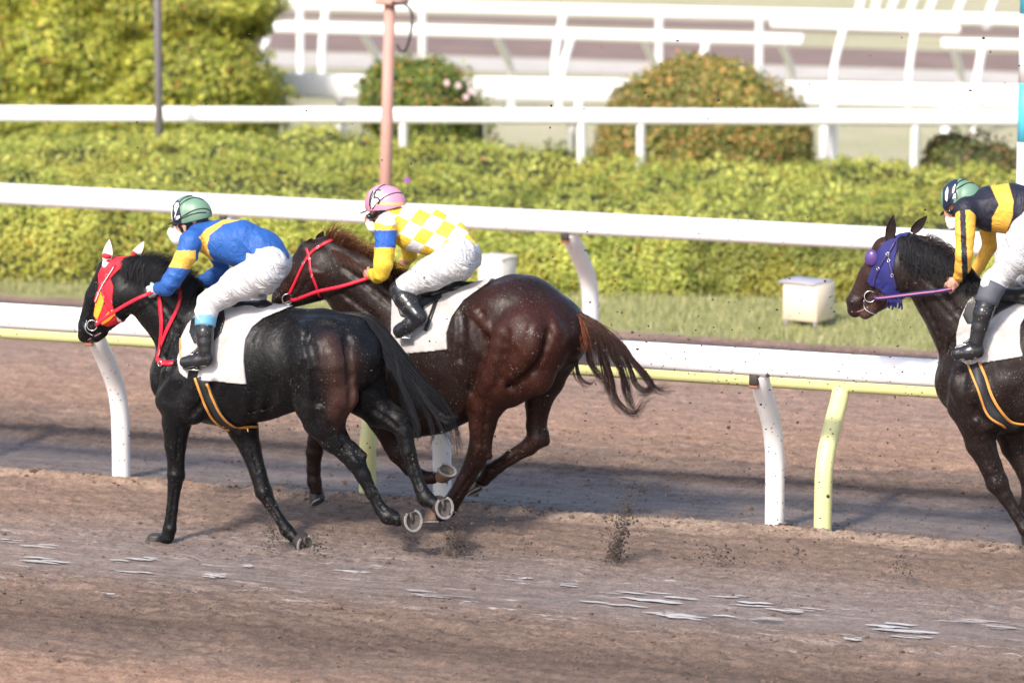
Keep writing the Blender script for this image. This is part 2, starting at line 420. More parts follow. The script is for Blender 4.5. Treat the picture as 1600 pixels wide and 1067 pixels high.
def ground_mat():
    m, nt, b = new_mat('track_dirt'); L = nt.links
    v = coords(nt); sx = nd(nt, 'ShaderNodeSeparateXYZ'); L.new(v, sx.inputs[0]); Y = sx.outputs['Y']
    vs = coords(nt, (.22, 1.6, 1)); warp = noise_n(nt, vs, 1.4, 5, .6)
    vs2 = coords(nt, (1.1, 2.4, 1)); warp2 = noise_n(nt, vs2, 2.3, 5, .65)
    Yw = math_n(nt, 'ADD', Y, math_n(nt, 'MULTIPLY', math_n(nt, 'SUBTRACT', warp, .5), .7))
    Yw = math_n(nt, 'ADD', Yw, math_n(nt, 'MULTIPLY', math_n(nt, 'SUBTRACT', warp2, .5), .45))
    t = math_n(nt, 'DIVIDE', math_n(nt, 'SUBTRACT', Yw, 20.0), 30.0, True)
    dry = (.325, .208, .145); drp = (.30, .205, .160); mid = (.200, .142, .111); wet = (.218, .172, .150); dark = (.118, .082, .062); gray = (.172, .136, .120)
    gr = (.24, .25, .10); gy_ = (.34, .32, .16)
    p = lambda y: (y-20.0)/30.0
    crest = (.37, .28, .215)
    c = ramp(nt, t, [(p(21.5), dry), (p(22.0), mid), (p(22.7), dark), (p(23.4), mid), (p(24.1), wet), (p(25.0), wet), (p(25.7), mid), (p(26.38), mid), (p(26.52), crest),
                     (p(26.70), gray), (p(27.75), gray), (p(28.05), dark), (p(28.7), mid), (p(29.5), dry), (p(31.0), drp), (p(33.7), drp)])
    # left part of the lane is drier
    xl = math_n(nt, 'MULTIPLY', math_n(nt, 'ADD', sx.outputs['X'], 11.0), -.4, True)
    near = math_n(nt, 'LESS_THAN', Y, 26.6)
    xf = math_n(nt, 'MULTIPLY', math_n(nt, 'MULTIPLY', xl, near), .45)
    c = mix(nt, xf, c, dry)
    # patchy damp clods
    f1 = noise_n(nt, coords(nt, (1, 1.6, 1)), 9, 8, .7)
    c = mix(nt, 1, c, ramp(nt, f1, [(.32, (.66, .63, .62)), (.5, (1, 1, 1)), (.72, (1.16, 1.14, 1.12))]), 'MULTIPLY')
    f2 = noise_n(nt, coords(nt, (1, .75, 1)), 42, 6, .8)
    f4 = noise_n(nt, v, 95, 3, .7); c = mix(nt, 1, c, ramp(nt, f4, [(.36, (.72, .7, .7)), (.64, (1.22, 1.22, 1.22))]), 'MULTIPLY')
    c = mix(nt, 1, c, ramp(nt, f2, [(.34, (.62, .60, .59)), (.5, (1.0, 1.0, 1.0)), (.66, (1.24, 1.22, 1.2))]), 'MULTIPLY')
    f3 = noise_n(nt, coords(nt, (.45, 3.6, 1)), 3.2, 8, .7)
    c = mix(nt, 1, c, ramp(nt, f3, [(.36, (.66, .64, .64)), (.6, (1.06, 1.06, 1.06))]), 'MULTIPLY')
    # pale sky reflection of wet streaks, painted into the colour along the running line
    sm = noise_n(nt, coords(nt, (.9, 9.5, 1)), 2.6, 7, .72); bandm = ramp(nt, t, [(p(23.0), (0,)*3), (p(23.7), (1,)*3), (p(24.9), (1,)*3), (p(25.5), (0,)*3)])
    smm = math_n(nt, 'MULTIPLY', ramp(nt, sm, [(.57, (0,)*3), (.66, (1,)*3)]), bandm)
    c = mix(nt, math_n(nt, 'MULTIPLY', smm, .62), c, (.60, .55, .54))
    # turf zones further off
    gmask = math_n(nt, 'GREATER_THAN', math_n(nt, 'ADD', Y, math_n(nt, 'MULTIPLY', math_n(nt, 'SUBTRACT', warp2, .5), .7)), 34.0)
    gcol = ramp(nt, noise_n(nt, v, 1.3, 6, .7), [(.3, gr), (.7, gy_)])
    far = math_n(nt, 'GREATER_THAN', Y, 41.0); gcol = mix(nt, far, gcol, ramp(nt, noise_n(nt, v, .6, 6, .7), [(.3, (.34, .33, .19)), (.7, (.46, .41, .29))]))
    gcol = mix(nt, 1, gcol, ramp(nt, noise_n(nt, v, 25, 4), [(.3, (.7, .7, .7)), (.7, (1.2, 1.2, 1.15))]), 'MULTIPLY')
    c = mix(nt, gmask, c, gcol)
    bs = nd(nt, 'ShaderNodeMapRange'); L.new(Yw, bs.inputs[0])
    L.new(c, b.inputs['Base Color'])
    # wet strips shine a little
    tw = ramp(nt, t, [(p(23.6), (.9,)*3), (p(24.1), (.5,)*3), (p(24.7), (.55,)*3), (p(25.3), (.88,)*3), (p(26.6), (.9,)*3), (p(26.9), (.55,)*3), (p(27.7), (.6,)*3), (p(28.1), (.9,)*3)])
    L.new(tw, b.inputs['Roughness']); b.inputs['Specular IOR Level'].default_value = .35
    b1 = bump(nt, None, f2, .8, .016); bump(nt, b, noise_n(nt, v, 150, 4, .7), .6, .005, b1)
    nt.nodes.remove(bs)
    return m
M_ground = ground_mat()
ground = mesh_np('ground', np.stack((XX, YY, ZZ), -1).reshape(-1, 3), Qg, M_ground, loc=(0, 0, 0)); tag(ground, kind='structure')
del XX, YY, ZZ, fade, Qg
def strip(name, ptsA, ptsB, mat, z=.004):
    """flat ground band between two lines of photo points"""
    A = np.array([G(*p) for p in ptsA]); B = np.array([G(*p) for p in ptsB])
    A = np.vstack((A[0]+(A[0]-A[-1])*2, A, A[-1]+(A[-1]-A[0])*2)); B = np.vstack((B[0]+(B[0]-B[-1])*2, B, B[-1]+(B[-1]-B[0])*2))
    n = len(A); V = np.vstack((A, B)); V[:, 2] = z
    o = mesh_np(name, V, np.array([(k, k+1, n+k+1, n+k) for k in range(n-1)]), mat); tag(o, kind='structure'); return o
M_track2 = simple('far_track_dirt', (.20, .135, .115), .95, .25, 1.2, 20, .2)
M_path = simple('pale_gravel', (.46, .42, .38), .95, .2, 2.0, 20, .2)
strip('inner_track', [(400, 78), (1600, 113)], [(400, 50), (1600, 84)], M_track2, .004)
strip('path', [(400, 103), (1600, 134)], [(400, 80), (1600, 115)], M_path, .008)
strip('outer_track', [(400, 28), (1600, 60)], [(400, 18), (1600, 44)], M_track2, .004)
# ---- puddles
PUD = [(57, 852, 50, 6), (75, 875, 66, 6), (10, 843, 34, 4), (218, 873, 58, 5), (198, 893, 52, 5), (333, 899, 28, 6), (553, 893, 48, 5), (385, 884, 32, 3),
       (960, 939, 110, 7), (1061, 933, 56, 5), (1136, 932, 44, 4), (1190, 943, 84, 7), (1250, 951, 70, 5), (1092, 960, 96, 7), (1030, 957, 40, 4),
       (1385, 979, 84, 7), (1420, 985, 96, 7), (1424, 994, 60, 4), (1334, 996, 36, 4), (816, 904, 30, 4), (893, 913, 48, 4), (990, 926, 60, 4),
       (740, 941, 60, 4), (1500, 970, 90, 3), (1570, 980, 60, 3), (180, 928, 40, 4), (660, 922, 40, 3), (700, 930, 90, 3), (1200, 966, 60, 3)]
def water():
    mb = MB()
    for k, (u, v, L_, t_) in enumerate(PUD):
        rg = np.random.default_rng(100+k)
        for q_ in range(5):
            c = G(u+rg.normal(0, L_*.26), v+rg.normal(0, t_*.35), .0035+.0005*q_+.00006*k); s = SC(c); hl = L_*rg.uniform(.16, .46)/s; hd = t_/s/.21*rg.uniform(.06, .19); n = 30
            V = [c]; ph = rg.uniform(0, 6.28, 4)
            for a in np.linspace(0, 2*math.pi, n, endpoint=False):
                rr = 1+.2*math.sin(3*a+ph[0])+.2*math.sin(5*a+ph[1])+.12*math.sin(9*a+ph[2])
                x = math.cos(a); V.append(c+np.array((x*hl, math.sin(a)*hd*rr+.25*hd*math.sin(x*4+ph[3]), 0)))
            mb.add(V, T=[(0, 1+q, 1+(q+1) % n) for q in range(n)])
    m, nt, b = new_mat('water'); b.inputs['Base Color'].default_value = (.40, .365, .35, 1); b.inputs['Roughness'].default_value = .28  # pale base colour carries the sky reflection on the puddles
    b.inputs['Specular IOR Level'].default_value = .5; b.inputs['IOR'].default_value = 1.45
    bump(nt, b, noise_n(nt, coords(nt, (1, .4, 1)), 30, 3), .06, .01)
    o = mb.build('water', m); tag(o, kind='structure')
water()
# ---- clods lying on the track
M_mud = simple('wet_mud', (.050, .036, .030), .8, .35, 30, 120, .5, .004)
M_clod = simple('clod_dirt', (.115, .080, .062), .95, .35, 30, 120, .5, .004)
def clods():
    mb = MB(); rg = np.random.default_rng(5); n = 3600
    for k in range(n):
        if k < 500: x, y = rg.uniform(-13.5, -4.8), 26.52+rg.normal(0, .07)
        elif k < 1100: x, y = rg.uniform(-14, -5), 23.1+rg.normal(0, .5)
        elif k < 1500: x, y = rg.uniform(-14, -5), 28.6+rg.normal(0, .6)
        else: x, y = rg.uniform(-13.5, -4.8), rg.uniform(21.5, 29.5)
        if 23.9 < y < 24.5 and rg.random() < .8: continue
        r = abs(rg.normal(0, .0055))+.003
        if rg.random() < .012: r *= 2.4
        V, T = blob((x, y, float(gheight(np.array(x), np.array(y)))+r*.3), (r*1.2, r, r*.75), 1, .3, k); mb.add(V, T=T)
    tag(mb.build('dirt_clods', M_clod, smooth=False), kind='stuff', label='small crumbs and clods of damp dirt scattered over the track', cat='dirt')
clods()
# ---- mud thrown into the air
def mud():
    mb = MB(); rg = np.random.default_rng(11)
    def one(u, v, y, r, k):
        c = P(u, v, y)
        if c[2] < .01: return
        V, T = blob(c, (r*rg.uniform(.6, 1.5), r*rg.uniform(.6, 1.2), r*rg.uniform(.5, 1.2)), 1, .35, k); mb.add(V, T=T)
    k = 0
    for _ in range(2600):        # loose cloud trailing the horses
        u = rg.uniform(150, 1640); v = rg.uniform(40, 860)
        dens = .10+.9*math.exp(-((u-1120)/330)**2)*math.exp(-((v-620)/190)**2)+.35*math.exp(-((u-760)/300)**2)*(v > 420)
        if rg.random() > dens: continue
        one(u, v, rg.uniform(24.2, 26.4), .0026+abs(rg.normal(0, .0030)), k); k += 1
    for cu, cv, su, sv, n, y, sl in ((958, 872, 9, 32, 1500, 25.3, -.28), (976, 795, 13, 24, 420, 25.3, -.25), (710, 858, 13, 22, 1100, 25.1, .05), (640, 845, 26, 22, 110, 25.0, .2), (424, 830, 7, 24, 320, 24.8, .1), (490, 850, 12, 12, 110, 24.75, 0), (1118, 868, 20, 9, 170, 25.4, -.5), (1412, 885, 11, 14, 130, 25.3, .2), (770, 800, 16, 14, 60, 25.2, 0), (730, 850, 60, 30, 160, 25.1, 0), (560, 840, 60, 26, 110, 24.9, 0), (985, 850, 40, 40, 120, 25.3, 0), (1180, 870, 90, 14, 120, 25.3, 0), (1415, 640, 20, 30, 14, 25.6, 0), (830, 860, 10, 15, 40, 25.3, 0)):
        for _ in range(n):
            dv = rg.normal(0, sv); u = cu+rg.normal(0, su)*(1.25 if dv > 0 else .75)+sl*dv
            one(u, cv+dv, y+rg.normal(0, .08), .0013+abs(rg.normal(0, .0034)), k); k += 1
    tag(mb.build('airborne_mud', M_mud, smooth=False), kind='stuff', label='dark specks and clods of mud flung up behind the galloping horses', cat='mud')
mud()
# ---- turf blades along the hedge foot
def turf():
    rg = np.random.default_rng(3); n = 46000
    x = rg.uniform(-18.5, -5, n); y = 34.0+rg.beta(1.1, 1.3, n)*3.6
    y += .12*noise2(x*3, y*2, 2)
    h = rg.uniform(.03, .075, n)*(1+.6*np.clip(noise2(x*2, y*2, 7), 0, 1)); a = rg.uniform(0, 6.28, n); w = .006
    b = np.stack((x, y, np.zeros(n)), 1); d = np.stack((np.cos(a), np.sin(a), 0*a), 1)
    tip = b+np.stack((rg.normal(0, .02, n), rg.normal(0, .02, n), h), 1)
    V = np.stack((b-d*w, b+d*w, tip), 1).reshape(-1, 3)
    t = rg.uniform(0, 1, n)[:, None]; c = (1-t)*np.array((.20, .24, .08))+t*np.array((.50, .47, .24))
    o = mesh_np('turf', V, np.arange(3*n).reshape(n, 3), M_leafg, smooth=False, colors=np.repeat(c, 3, axis=0))
    tag(o, kind='stuff', label='short green and straw-coloured turf between the dirt and the long hedge', cat='grass')
def leafmat(name, trans=.35):
    m, nt, b = new_mat(name); a = nd(nt, 'ShaderNodeVertexColor', layer_name='Col')
    nt.links.new(a.outputs[0], b.inputs['Base Color']); b.inputs['Roughness'].default_value = .45; b.inputs['Specular IOR Level'].default_value = .4
    tr = nd(nt, 'ShaderNodeBsdfTranslucent'); hs = nd(nt, 'ShaderNodeHueSaturation'); hs.inputs['Value'].default_value = 1.3; hs.inputs['Hue'].default_value = .485
    nt.links.new(a.outputs[0], hs.inputs['Color']); nt.links.new(hs.outputs[0], tr.inputs[0])
    mx = nd(nt, 'ShaderNodeMixShader'); mx.inputs[0].default_value = trans
    nt.links.new(b.outputs[0], mx.inputs[1]); nt.links.new(tr.outputs[0], mx.inputs[2]); nt.links.new(mx.outputs[0], nt.nodes['Material Output'].inputs[0])
    return m
M_leaf = leafmat('leaf'); M_leafg = leafmat('grass_blade', .3)
M_wood = simple('twigs', (.035, .04, .012), .9, .3, 20)
turf()
def lcols(n, pal, wts, rg, jit=.18):
    k = rg.choice(len(pal), n, p=np.array(wts)/sum(wts)); return np.array(pal)[k]*(1+rg.uniform(-jit, jit, (n, 1)))
# ---- long azalea hedge
HF = (G(0, 440), G(1600, 478)); HB = (G(0, 190, .98), G(1600, 246, .62))
def hedge():
    rg = np.random.default_rng(21)
    root = empty('hedge', ((HF[0][0]+HF[1][0])/2, (HF[0][1]+HF[1][1])/2, 0), 'long low clipped azalea hedge, bright yellow-green, behind the second white rail', 'hedge')
    def fr(x): return HF[0][1]+(HF[1][1]-HF[0][1])*(x-HF[0][0])/(HF[1][0]-HF[0][0])
    def frn(x): return fr(x)+.10*noise2(x*1.7, 0*x, 31)
    def bk(x): return HB[0][1]+(HB[1][1]-HB[0][1])*(x-HB[0][0])/(HB[1][0]-HB[0][0])
    hk = [G(u, v, z)[0] for u, v, z in ((500, 190, .98), (800, 228, .78), (1000, 243, .64), (1600, 247, .60))]
    def hh(x): return np.interp(x, hk, [.99, .76, .63, .60])
    def top(x, y):
        f = frn(x); d = y-f; H_ = hh(x)
        prof = np.clip(d/.55, 0, 1); prof = np.sqrt(np.clip(1-(1-prof)**2, 0, 1))
        e = np.clip((bk(x)-y)/.5, 0, 1); prof2 = np.sqrt(np.clip(1-(1-e)**2, 0, 1))
        z = H_*(.76+.24*np.clip(d/5.5, 0, 1))*prof*prof2
        return z+(.10*noise2(x*2.3, y*2.1, 32)+.075*noise2(x*5.5, y*5, 33)+.03*noise2(x*13, y*12, 34))*prof*prof2
    xs = np.arange(-21, -3, .07); ss = np.concatenate((np.linspace(0, .6, 22), np.linspace(.65, 10.5, 140)))
    X, S = np.meshgrid(xs, ss, indexing='ij'); Y = frn(X)+S; Yc = np.minimum(Y, bk(X)); Z = np.maximum(top(X, Yc)-.07, 0)
    w_ = len(ss); i, j = np.meshgrid(np.arange(len(xs)-1), np.arange(w_-1), indexing='ij')
    mesh_np('woody_base', np.stack((X, Yc+.03*(S < .5), Z), -1).reshape(-1, 3), np.stack((i*w_+j, (i+1)*w_+j, (i+1)*w_+j+1, i*w_+j+1), -1).reshape(-1, 4), M_wood, root)
    # leaves: front face by height, top by area
    nF = 75000; x = rg.uniform(-18.5, -4, nF); q = rg.uniform(0, 1, nF); d = .62*q**1.6
    nT = 150000; x2 = rg.uniform(-20.5, -3.4, nT); q2 = rg.uniform(0, 1, nT); 
    y = np.concatenate((frn(x)+d, fr(x2)+.3+q2*(bk(x2)-fr(x2)-.3))); x = np.concatenate((x, x2)); z = top(x, y)
    e = .02; gxn = (top(x+e, y)-z)/e; gyn = (top(x, y+e)-z)/e; N = np.stack((-gxn, -gyn, np.ones_like(x)), 1); N /= np.linalg.norm(N, axis=1)[:, None]
    C = np.stack((x, y, z), 1)+N*(rg.uniform(-.07, .03, (len(x), 1))+(.10*np.clip(noise2(x*14, y*14, 36)-.35, 0, 1)*rg.random(len(x)))[:, None]); ok = C[:, 2] > .012; C = C[ok]; N = N[ok]
    n = len(C)
    cl = .8*noise3(C[:, 0]*3.1, C[:, 1]*3.1, C[:, 2]*3.1, 41)+.5*noise3(C[:, 0]*9, C[:, 1]*9, C[:, 2]*9, 42)
    t = np.clip(.55+.5*cl, 0, 1)[:, None]; low = np.clip(C[:, 2]/.5, 0, 1)[:, None]
    c = (1-t)*np.array((.18, .24, .035))+t*np.array((.62, .63, .15)); 
    c = c*(1+rg.uniform(-.22, .22, (n, 1)))
    red = rg.random(n) < .03; c[red] = np.array((.42, .22, .04)); dk = (noise3(C[:, 0]*.9, C[:, 1]*.9, 0*C[:, 2], 45) > .42) & (C[:, 0] > -13.5); c[dk] *= .62
    yl = (noise3(C[:, 0]*1.3, C[:, 1]*1.3, C[:, 2], 46) > .3); c[yl] = c[yl]*.7+.3*np.array((.40, .33, .04))
    leafmesh('foliage', C, N, .043, c, M_leaf, root, .5)
    for (u, v) in ((636, 282), (97, 228), (1190, 366)):   # stray blossoms
        p = G(u, v, .8); mb = MB()
        for k in range(5):
            a = k*1.2566; V, T = blob(p+np.array((math.cos(a)*.018, 0, math.sin(a)*.018)), (.016, .01, .016), 1, .1, k); mb.add(V, T=T)
        mb.build('blossom', M_purple, root)
M_purple = simple('blossom_purple', (.35, .08, .42), .6); M_pinkfl = simple('blossom_pale', (.75, .55, .55), .6)
hedge()
# ---- shrubs beyond
def shrub(name, label, base, rx, ry, hgt, pal, wts, n, size, seed, lobes=9, rough=.16, blossom=None, fixed=None):
    rg = np.random.default_rng(seed); b = np.array(base, float)
    root = empty(name, b, label, 'bush')
    c0 = b+np.array((0, 0, hgt*.42)); cs = [(c0, np.array((rx, ry, hgt*.58)))]
    for k in range(lobes):
        a = rg.uniform(0, 6.28); e = rg.uniform(-.1, 1.0); r_ = rg.uniform(.35, .6)
        o = np.array((math.cos(a)*math.cos(e)*rx*.62, math.sin(a)*math.cos(e)*ry*.62, math.sin(e)*hgt*.36))
        cs.append((c0+o, np.array((rx, ry, hgt*.55))*r_))
    if fixed: cs = [(b+np.array(o), np.array(r)) for o, r in fixed]
    A = []; Nn = []
    per = int(n/len(cs)*1.7)
    for c, r in cs:
        d = rg.normal(0, 1, (per, 3)); d /= np.linalg.norm(d, axis=1)[:, None]
        f = 1+rough*(noise3(d[:, 0]*3+c[0], d[:, 1]*3, d[:, 2]*3+c[2], seed)+.6*noise3(d[:, 0]*8, d[:, 1]*8, d[:, 2]*8, seed+1))
        p = c+d*r*f[:, None]*rg.uniform(.86, 1.02, (per, 1)); A.append(p); Nn.append(d/r)
    A = np.concatenate(A); Nn = np.concatenate(Nn); Nn /= np.linalg.norm(Nn, axis=1)[:, None]
    keep = A[:, 2] > .03
    for c, r in cs: keep &= (((A-c)/r)**2).sum(1) > .62
    A = A[keep]; Nn = Nn[keep]
    t = noise3(A[:, 0]*2.2, A[:, 1]*2.2, A[:, 2]*2.2, seed+5); cc = lcols(len(A), pal, wts, rg); cc *= (1+.35*t)[:, None]
    leafmesh('foliage', A, Nn, size, cc, M_leaf, root, .55)
    mb = MB()
    for c, r in cs: V, T = blob(c, r*.80, 3, .03, seed); V[:, 2] = np.maximum(V[:, 2], .0); mb.add(V, T=T)
    mb.build('inner_branches', M_wood, root)
    mb = MB()
    for k in range(4):
        a = k*1.6; V, Q, T = sweep(smoothline([b+np.array((0, 0, -.02)), b+np.array((math.cos(a)*.1*rx, math.sin(a)*.1*ry, hgt*.2)), c0+np.array((math.cos(a)*rx*.4, math.sin(a)*ry*.4, 0))], 8), np.linspace(.05, .02, 8), 7); mb.add(V, Q, T)
    mb.build('trunk', M_wood, root)
    if blossom:
        for (u, v) in blossom:
            p = P(u, v, b[1]-ry*.95); mb = MB()
            for k in range(6):
                a = k*1.047; V, T = blob(p+np.array((math.cos(a)*.022, 0, math.sin(a)*.022)), (.016, .012, .016), 1, .1, k); mb.add(V, T=T)
            mb.build('blossom', M_pinkfl, root)
    return root
GB = [(.09, .13, .03), (.22, .24, .06), (.46, .34, .10), (.46, .24, .08)]
def ydist(u, v, z): return G(u, v, z)[1]
s3 = G(1100, 250, .0); s3 = P(1100, 248, s3[1])
shrub('round_bush', 'large round clipped bush with bronze tips, in the middle of the background', (G(1100, 297)[0], G(1100, 297)[1], 0), 1.2, .8, 1.55, GB, [3, 4, 3, 1.4], 52000, .05, 61, 7, .07, fixed=[((0, 0, .55), (1.18, .8, .92)), ((-.35, -.1, .45), (.85, .75, .85)), ((.4, -.05, .4), (.82, .75, .82)), ((.15, 0, .35), (1.05, .78, .75)), ((0, -.1, .9), (.7, .6, .58))])
shrub('flowering_bush', 'loose bush with pale pink blossoms right behind the pink pole', (G(668, 297)[0], G(668, 297)[1], 0), .80, .6, 1.46, [(.10, .15, .03), (.22, .28, .05), (.42, .24, .08)], [4, 4, 1.2], 24000, .05, 62, 8, .16, blossom=((698, 130), (716, 134), (736, 143), (728, 152)))
shrub('low_shrub', 'low sprawling shrub with pinkish leaves beside the striped post', (G(1512, 348)[0], G(1512, 348)[1], 0), .58, .4, .98, [(.08, .11, .03), (.17, .19, .05), (.34, .16, .1)], [4, 4, 1.5], 13000, .045, 63, 6, .25)
root_c = G(170, 287)
shrub('tall_bush', 'tall wide yellow-green bush filling the upper left corner', (root_c[0]-.45, root_c[1]+.9, 0), 2.15, 1.3, 2.7, [(.13, .17, .02), (.29, .32, .045), (.52, .50, .09), (.42, .17, .04)], [2.5, 4, 3.4, .3], 170000, .05, 64, 20, .2, fixed=[((1.15, -.25, .95), (.95, .8, .72)), ((.55, -.6, .55), (.7, .6, .52)), ((1.35, -.2, .45), (.8, .7, .5)), ((.55, .35, 1.75), (1.15, .8, .62)), ((1.2, .3, 1.9), (.75, .7, .42)), ((-.4, -.1, 1.25), (.95, .85, .8)), ((-1.3, -.2, 1.0), (1.1, .9, .95)), ((-1.7, .2, 1.9), (1.2, .9, .75)), ((-.5, .3, 2.1), (1.2, .9, .6)), ((-.7, -.5, .5), (.8, .6, .55)), ((-1.9, -.4, .5), (.9, .7, .6)), ((.1, -.5, .45), (.6, .5, .45)), ((0, .5, .8), (2.0, .8, .8))])
# ---- poles
M_white = simple('white_paint', (.74, .73, .74), .42, .08, 3, 30, .04, .002, spec=.5, dirt=.24, dirtcol=(.2, .15, .12), dscale=20)
M_whitefar = simple('white_paint_far', (.76, .75, .75), .5, .05, 2, 20, .03)
M_yellow = simple('pale_yellow_paint', (.66, .65, .31), .45, .07, 3, 30, .04, .002, dirt=.24, dirtcol=(.2, .15, .1), dscale=18)
M_greypole = simple('grey_metal', (.23, .21, .23), .5, .1, 6, 40, .05)
M_pinkpole = simple('faded_brown_pink_paint', (.46, .25, .21), .6, .12, 5, 40, .08)
M_cable = simple('black_rubber', (.02, .02, .025), .5, .1)
M_cyan = simple('cyan_paint', (.09, .52, .72), .5, .04)
M_dark = simple('rusty_hole_shade', (.045, .035, .03), .7, .3, 40)
M_rust = simple('rust', (.28, .10, .05), .85, .3, 60)
gp = G(249, 210); gp[1] += 0
def pole_grey():
    b = G(249, 212, .97)*np.array((1, 1, 0)); r = 6.2/SC(b+np.array((0, 0, 1.5)))
    root = empty('grey_pole', b, 'slim grey metal pole standing in the hedge in front of the tall bush', 'pole')
    mb = MB(); V, Q, T = sweep([b, b+np.array((0, 0, 3.4)), b+np.array((0, 0, 7.0))], [r, r*.95, r*.8], 16); mb.add(V, Q, T); mb.build('shaft', M_greypole, root)
    mb = MB(); V, Q, T = sweep([b, b+np.array((0, 0, .03)), b+np.array((0, 0, .031)), b+np.array((0, 0, .05))], [r*2.2, r*2.2, r*1.3, r*1.3], 16); mb.add(V, Q, T); mb.build('base_plate', M_greypole, root)
pole_grey()
def pole_pink():
    b = G(598, 300, .88)*np.array((1, 1, 0)); b[1] = b[1]
    t = P(609, 8, b[1]); s = SC(t); r = 9.5/s
    root = empty('pink_pole', b, 'faded pinkish brown pole with a hanging black cable behind the hedge', 'pole')
    mb = MB(); V, Q, T = sweep([b, (b+t)/2, t], [r*1.12, r, r*.92], 18); mb.add(V, Q, T); mb.build('shaft', M_pinkpole, root)
    mb = MB(); V, Q, T = box_vf(t+np.array((.02, 0, .03)), (.26, .22, .05), 0, .008); mb.add(V, Q, T); cap = mb.build('cap_plate', M_pinkpole, root)
    mb = MB(); V, Q, T = sweep([t+np.array((0, 0, .05)), t+np.array((0, 0, .5))], r*.6, 14); mb.add(V, Q, T); V, Q, T = box_vf(t+np.array((0, 0, .6)), (.3, .22, .22), 0, .03); mb.add(V, Q, T); mb.build('junction_box', M_pinkpole, root)
    q = lambda u, v: P(u, v, b[1]-.12)
    mb = MB(); V, Q, T = sweep(smoothline([q(612, 4), q(634, 8), q(644, 24), q(641, 56), q(634, 78), q(626, 80), q(620, 70)], 26), .013, 8); mb.add(V, Q, T); mb.build('cable', M_cable, root)
pole_pink()
def pole_stripe():
    y = G(1597, 330, .3)[1]; b = G(1600, 640)*0+np.array((P(1600, 300, 32.1)[0], 32.1, 0)); s = SC(b)
    root = empty('striped_post', b, 'white post with sky blue bands at the right edge', 'post')
    zs = [0]+[P(1600, v, 32.1)[2] for v in (222, 130, 22)]+[P(1600, -120, 32.1)[2]]
    zs += [zs[-1]+.6]
    for k in range(len(zs)-1):
        mb = MB(); r = 12/s+(.0005 if k % 2 else 0); p0 = b.copy(); p0[2] = zs[k]; p1 = b.copy(); p1[2] = zs[k+1]
        V, Q, T = sweep([p0, p1], r, 18); mb.add(V, Q, T); mb.build('blue_band' if k % 2 else 'white_band', M_cyan if k % 2 else M_whitefar, root)
pole_stripe()
# ---- running rails
def oval(p0, p1, w, h, n=20, bulge=2.6):
    """beam of rounded-oval section from p0 to p1"""
    p0, p1 = np.array(p0, float), np.array(p1, float); d = p1-p0; d /= np.linalg.norm(d); s = np.cross(d, (0, 0, 1)); s /= np.linalg.norm(s); u = np.cross(s, d)
    th = np.linspace(0, 2*math.pi, n, endpoint=False); c, si = np.cos(th), np.sin(th)
    x = np.sign(c)*np.abs(c)**(2/bulge)*w/2; z = np.sign(si)*np.abs(si)**(2/bulge)*h/2
    ring = x[:, None]*s+z[:, None]*u; rows = [p0+ring*.93, p0+d*.008+ring, p1-d*.008+ring, p1+ring*.93]; V = np.vstack(rows+[p0[None], p1[None]])
    Q = [(a*n+i, a*n+(i+1) % n, a*n+n+(i+1) % n, a*n+n+i) for a in range(3) for i in range(n)]
    T = [(4*n, (i+1) % n, i) for i in range(n)]+[(4*n+1, 3*n+i, 3*n+(i+1) % n) for i in range(n)]
    return V, Q, T
def bent_post(base, off, zt, r, mat, root, name='post', knee=.52, bracket=None):
    b = np.array(base, float); o = np.array(off, float)
    pts = smoothline([b+np.array((0, 0, -.03)), b+np.array((0, 0, zt*.25)), b+np.array((0, 0, zt*.45))+o*.03, b+np.array((0, 0, zt*.62))+o*.19, b+np.array((0, 0, zt*.80))+o*.55, b+np.array((0, 0, zt*.93))+o*.84, b+np.array((0, 0, zt))+o*.94], 36)
    mb = MB(); V, Q, T = sweep(pts, r, 20, up=(1, 0, 0)); mb.add(V, Q, T); p = mb.build(name, mat, root)
    if bracket:
        mb = MB(); q = pts[-2]; V, Q, T = box_vf(q+np.array((-.02, -r*.9, -.02)), (r*.95, r*.5, .085), 0, .006); mb.add(V, Q, T); mb.build('bracket_slot', M_dark, p)  # dark plate painted as the shade in the open hole under the rail
        mb = MB(); V, Q, T = box_vf(q+np.array((-.02, -r*.93, -.073)), (r*.9, r*.4, .02), 0, .003); mb.add(V, Q, T); mb.build('rust_patch', M_rust, p)
    return p
def rail(name, label, group, y, zc, w, h, joints, posts, ybase, mat, zt, r, bracket=False, x0=-24, x1=2):
    root = empty(name, (x0/2+x1/2, ybase, 0), label, 'rail', group)
    js = [x0]+sorted(joints)+[x1]
    for k in range(len(js)-1):
        mb = MB(); V, Q, T = oval((js[k]+.003, y, zc), (js[k+1]-.003, y, zc), w, h); mb.add(V, Q, T); mb.build('rail_tube', mat, root)
    for j in joints:
        mb = MB(); V, Q, T = oval((j-.05, y, zc), (j+.05, y, zc), w*.9, h*.9); mb.add(V, Q, T); mb.build('joint_sleeve', M_dark if False else mat, root)
    for px in posts: bent_post((px, ybase, 0), (0, y-ybase, 0), zt, r, mat, root, bracket=bracket)
    return root
YB = 26.66
def zat(u, v, y): return P(u, v, y)[2]
yw = YB-.42; zc = zat(1195, 566.5, yw); h_ = zat(1195, 545.5, yw)-zat(1195, 588, yw)
Xp = [G(190, 748)[0], G(693, 785)[0], G(1212, 824)[0]]; dx = (Xp[2]-Xp[0])/2
Xs = sorted([Xp[2]+dx*k for k in range(-6, 4) if k not in (-2, -1, 0)]+Xp)
RAILG = 'white running rails'
j0 = P(1148, 568, yw)[0]; j1 = P(122, 490, yw)[0]
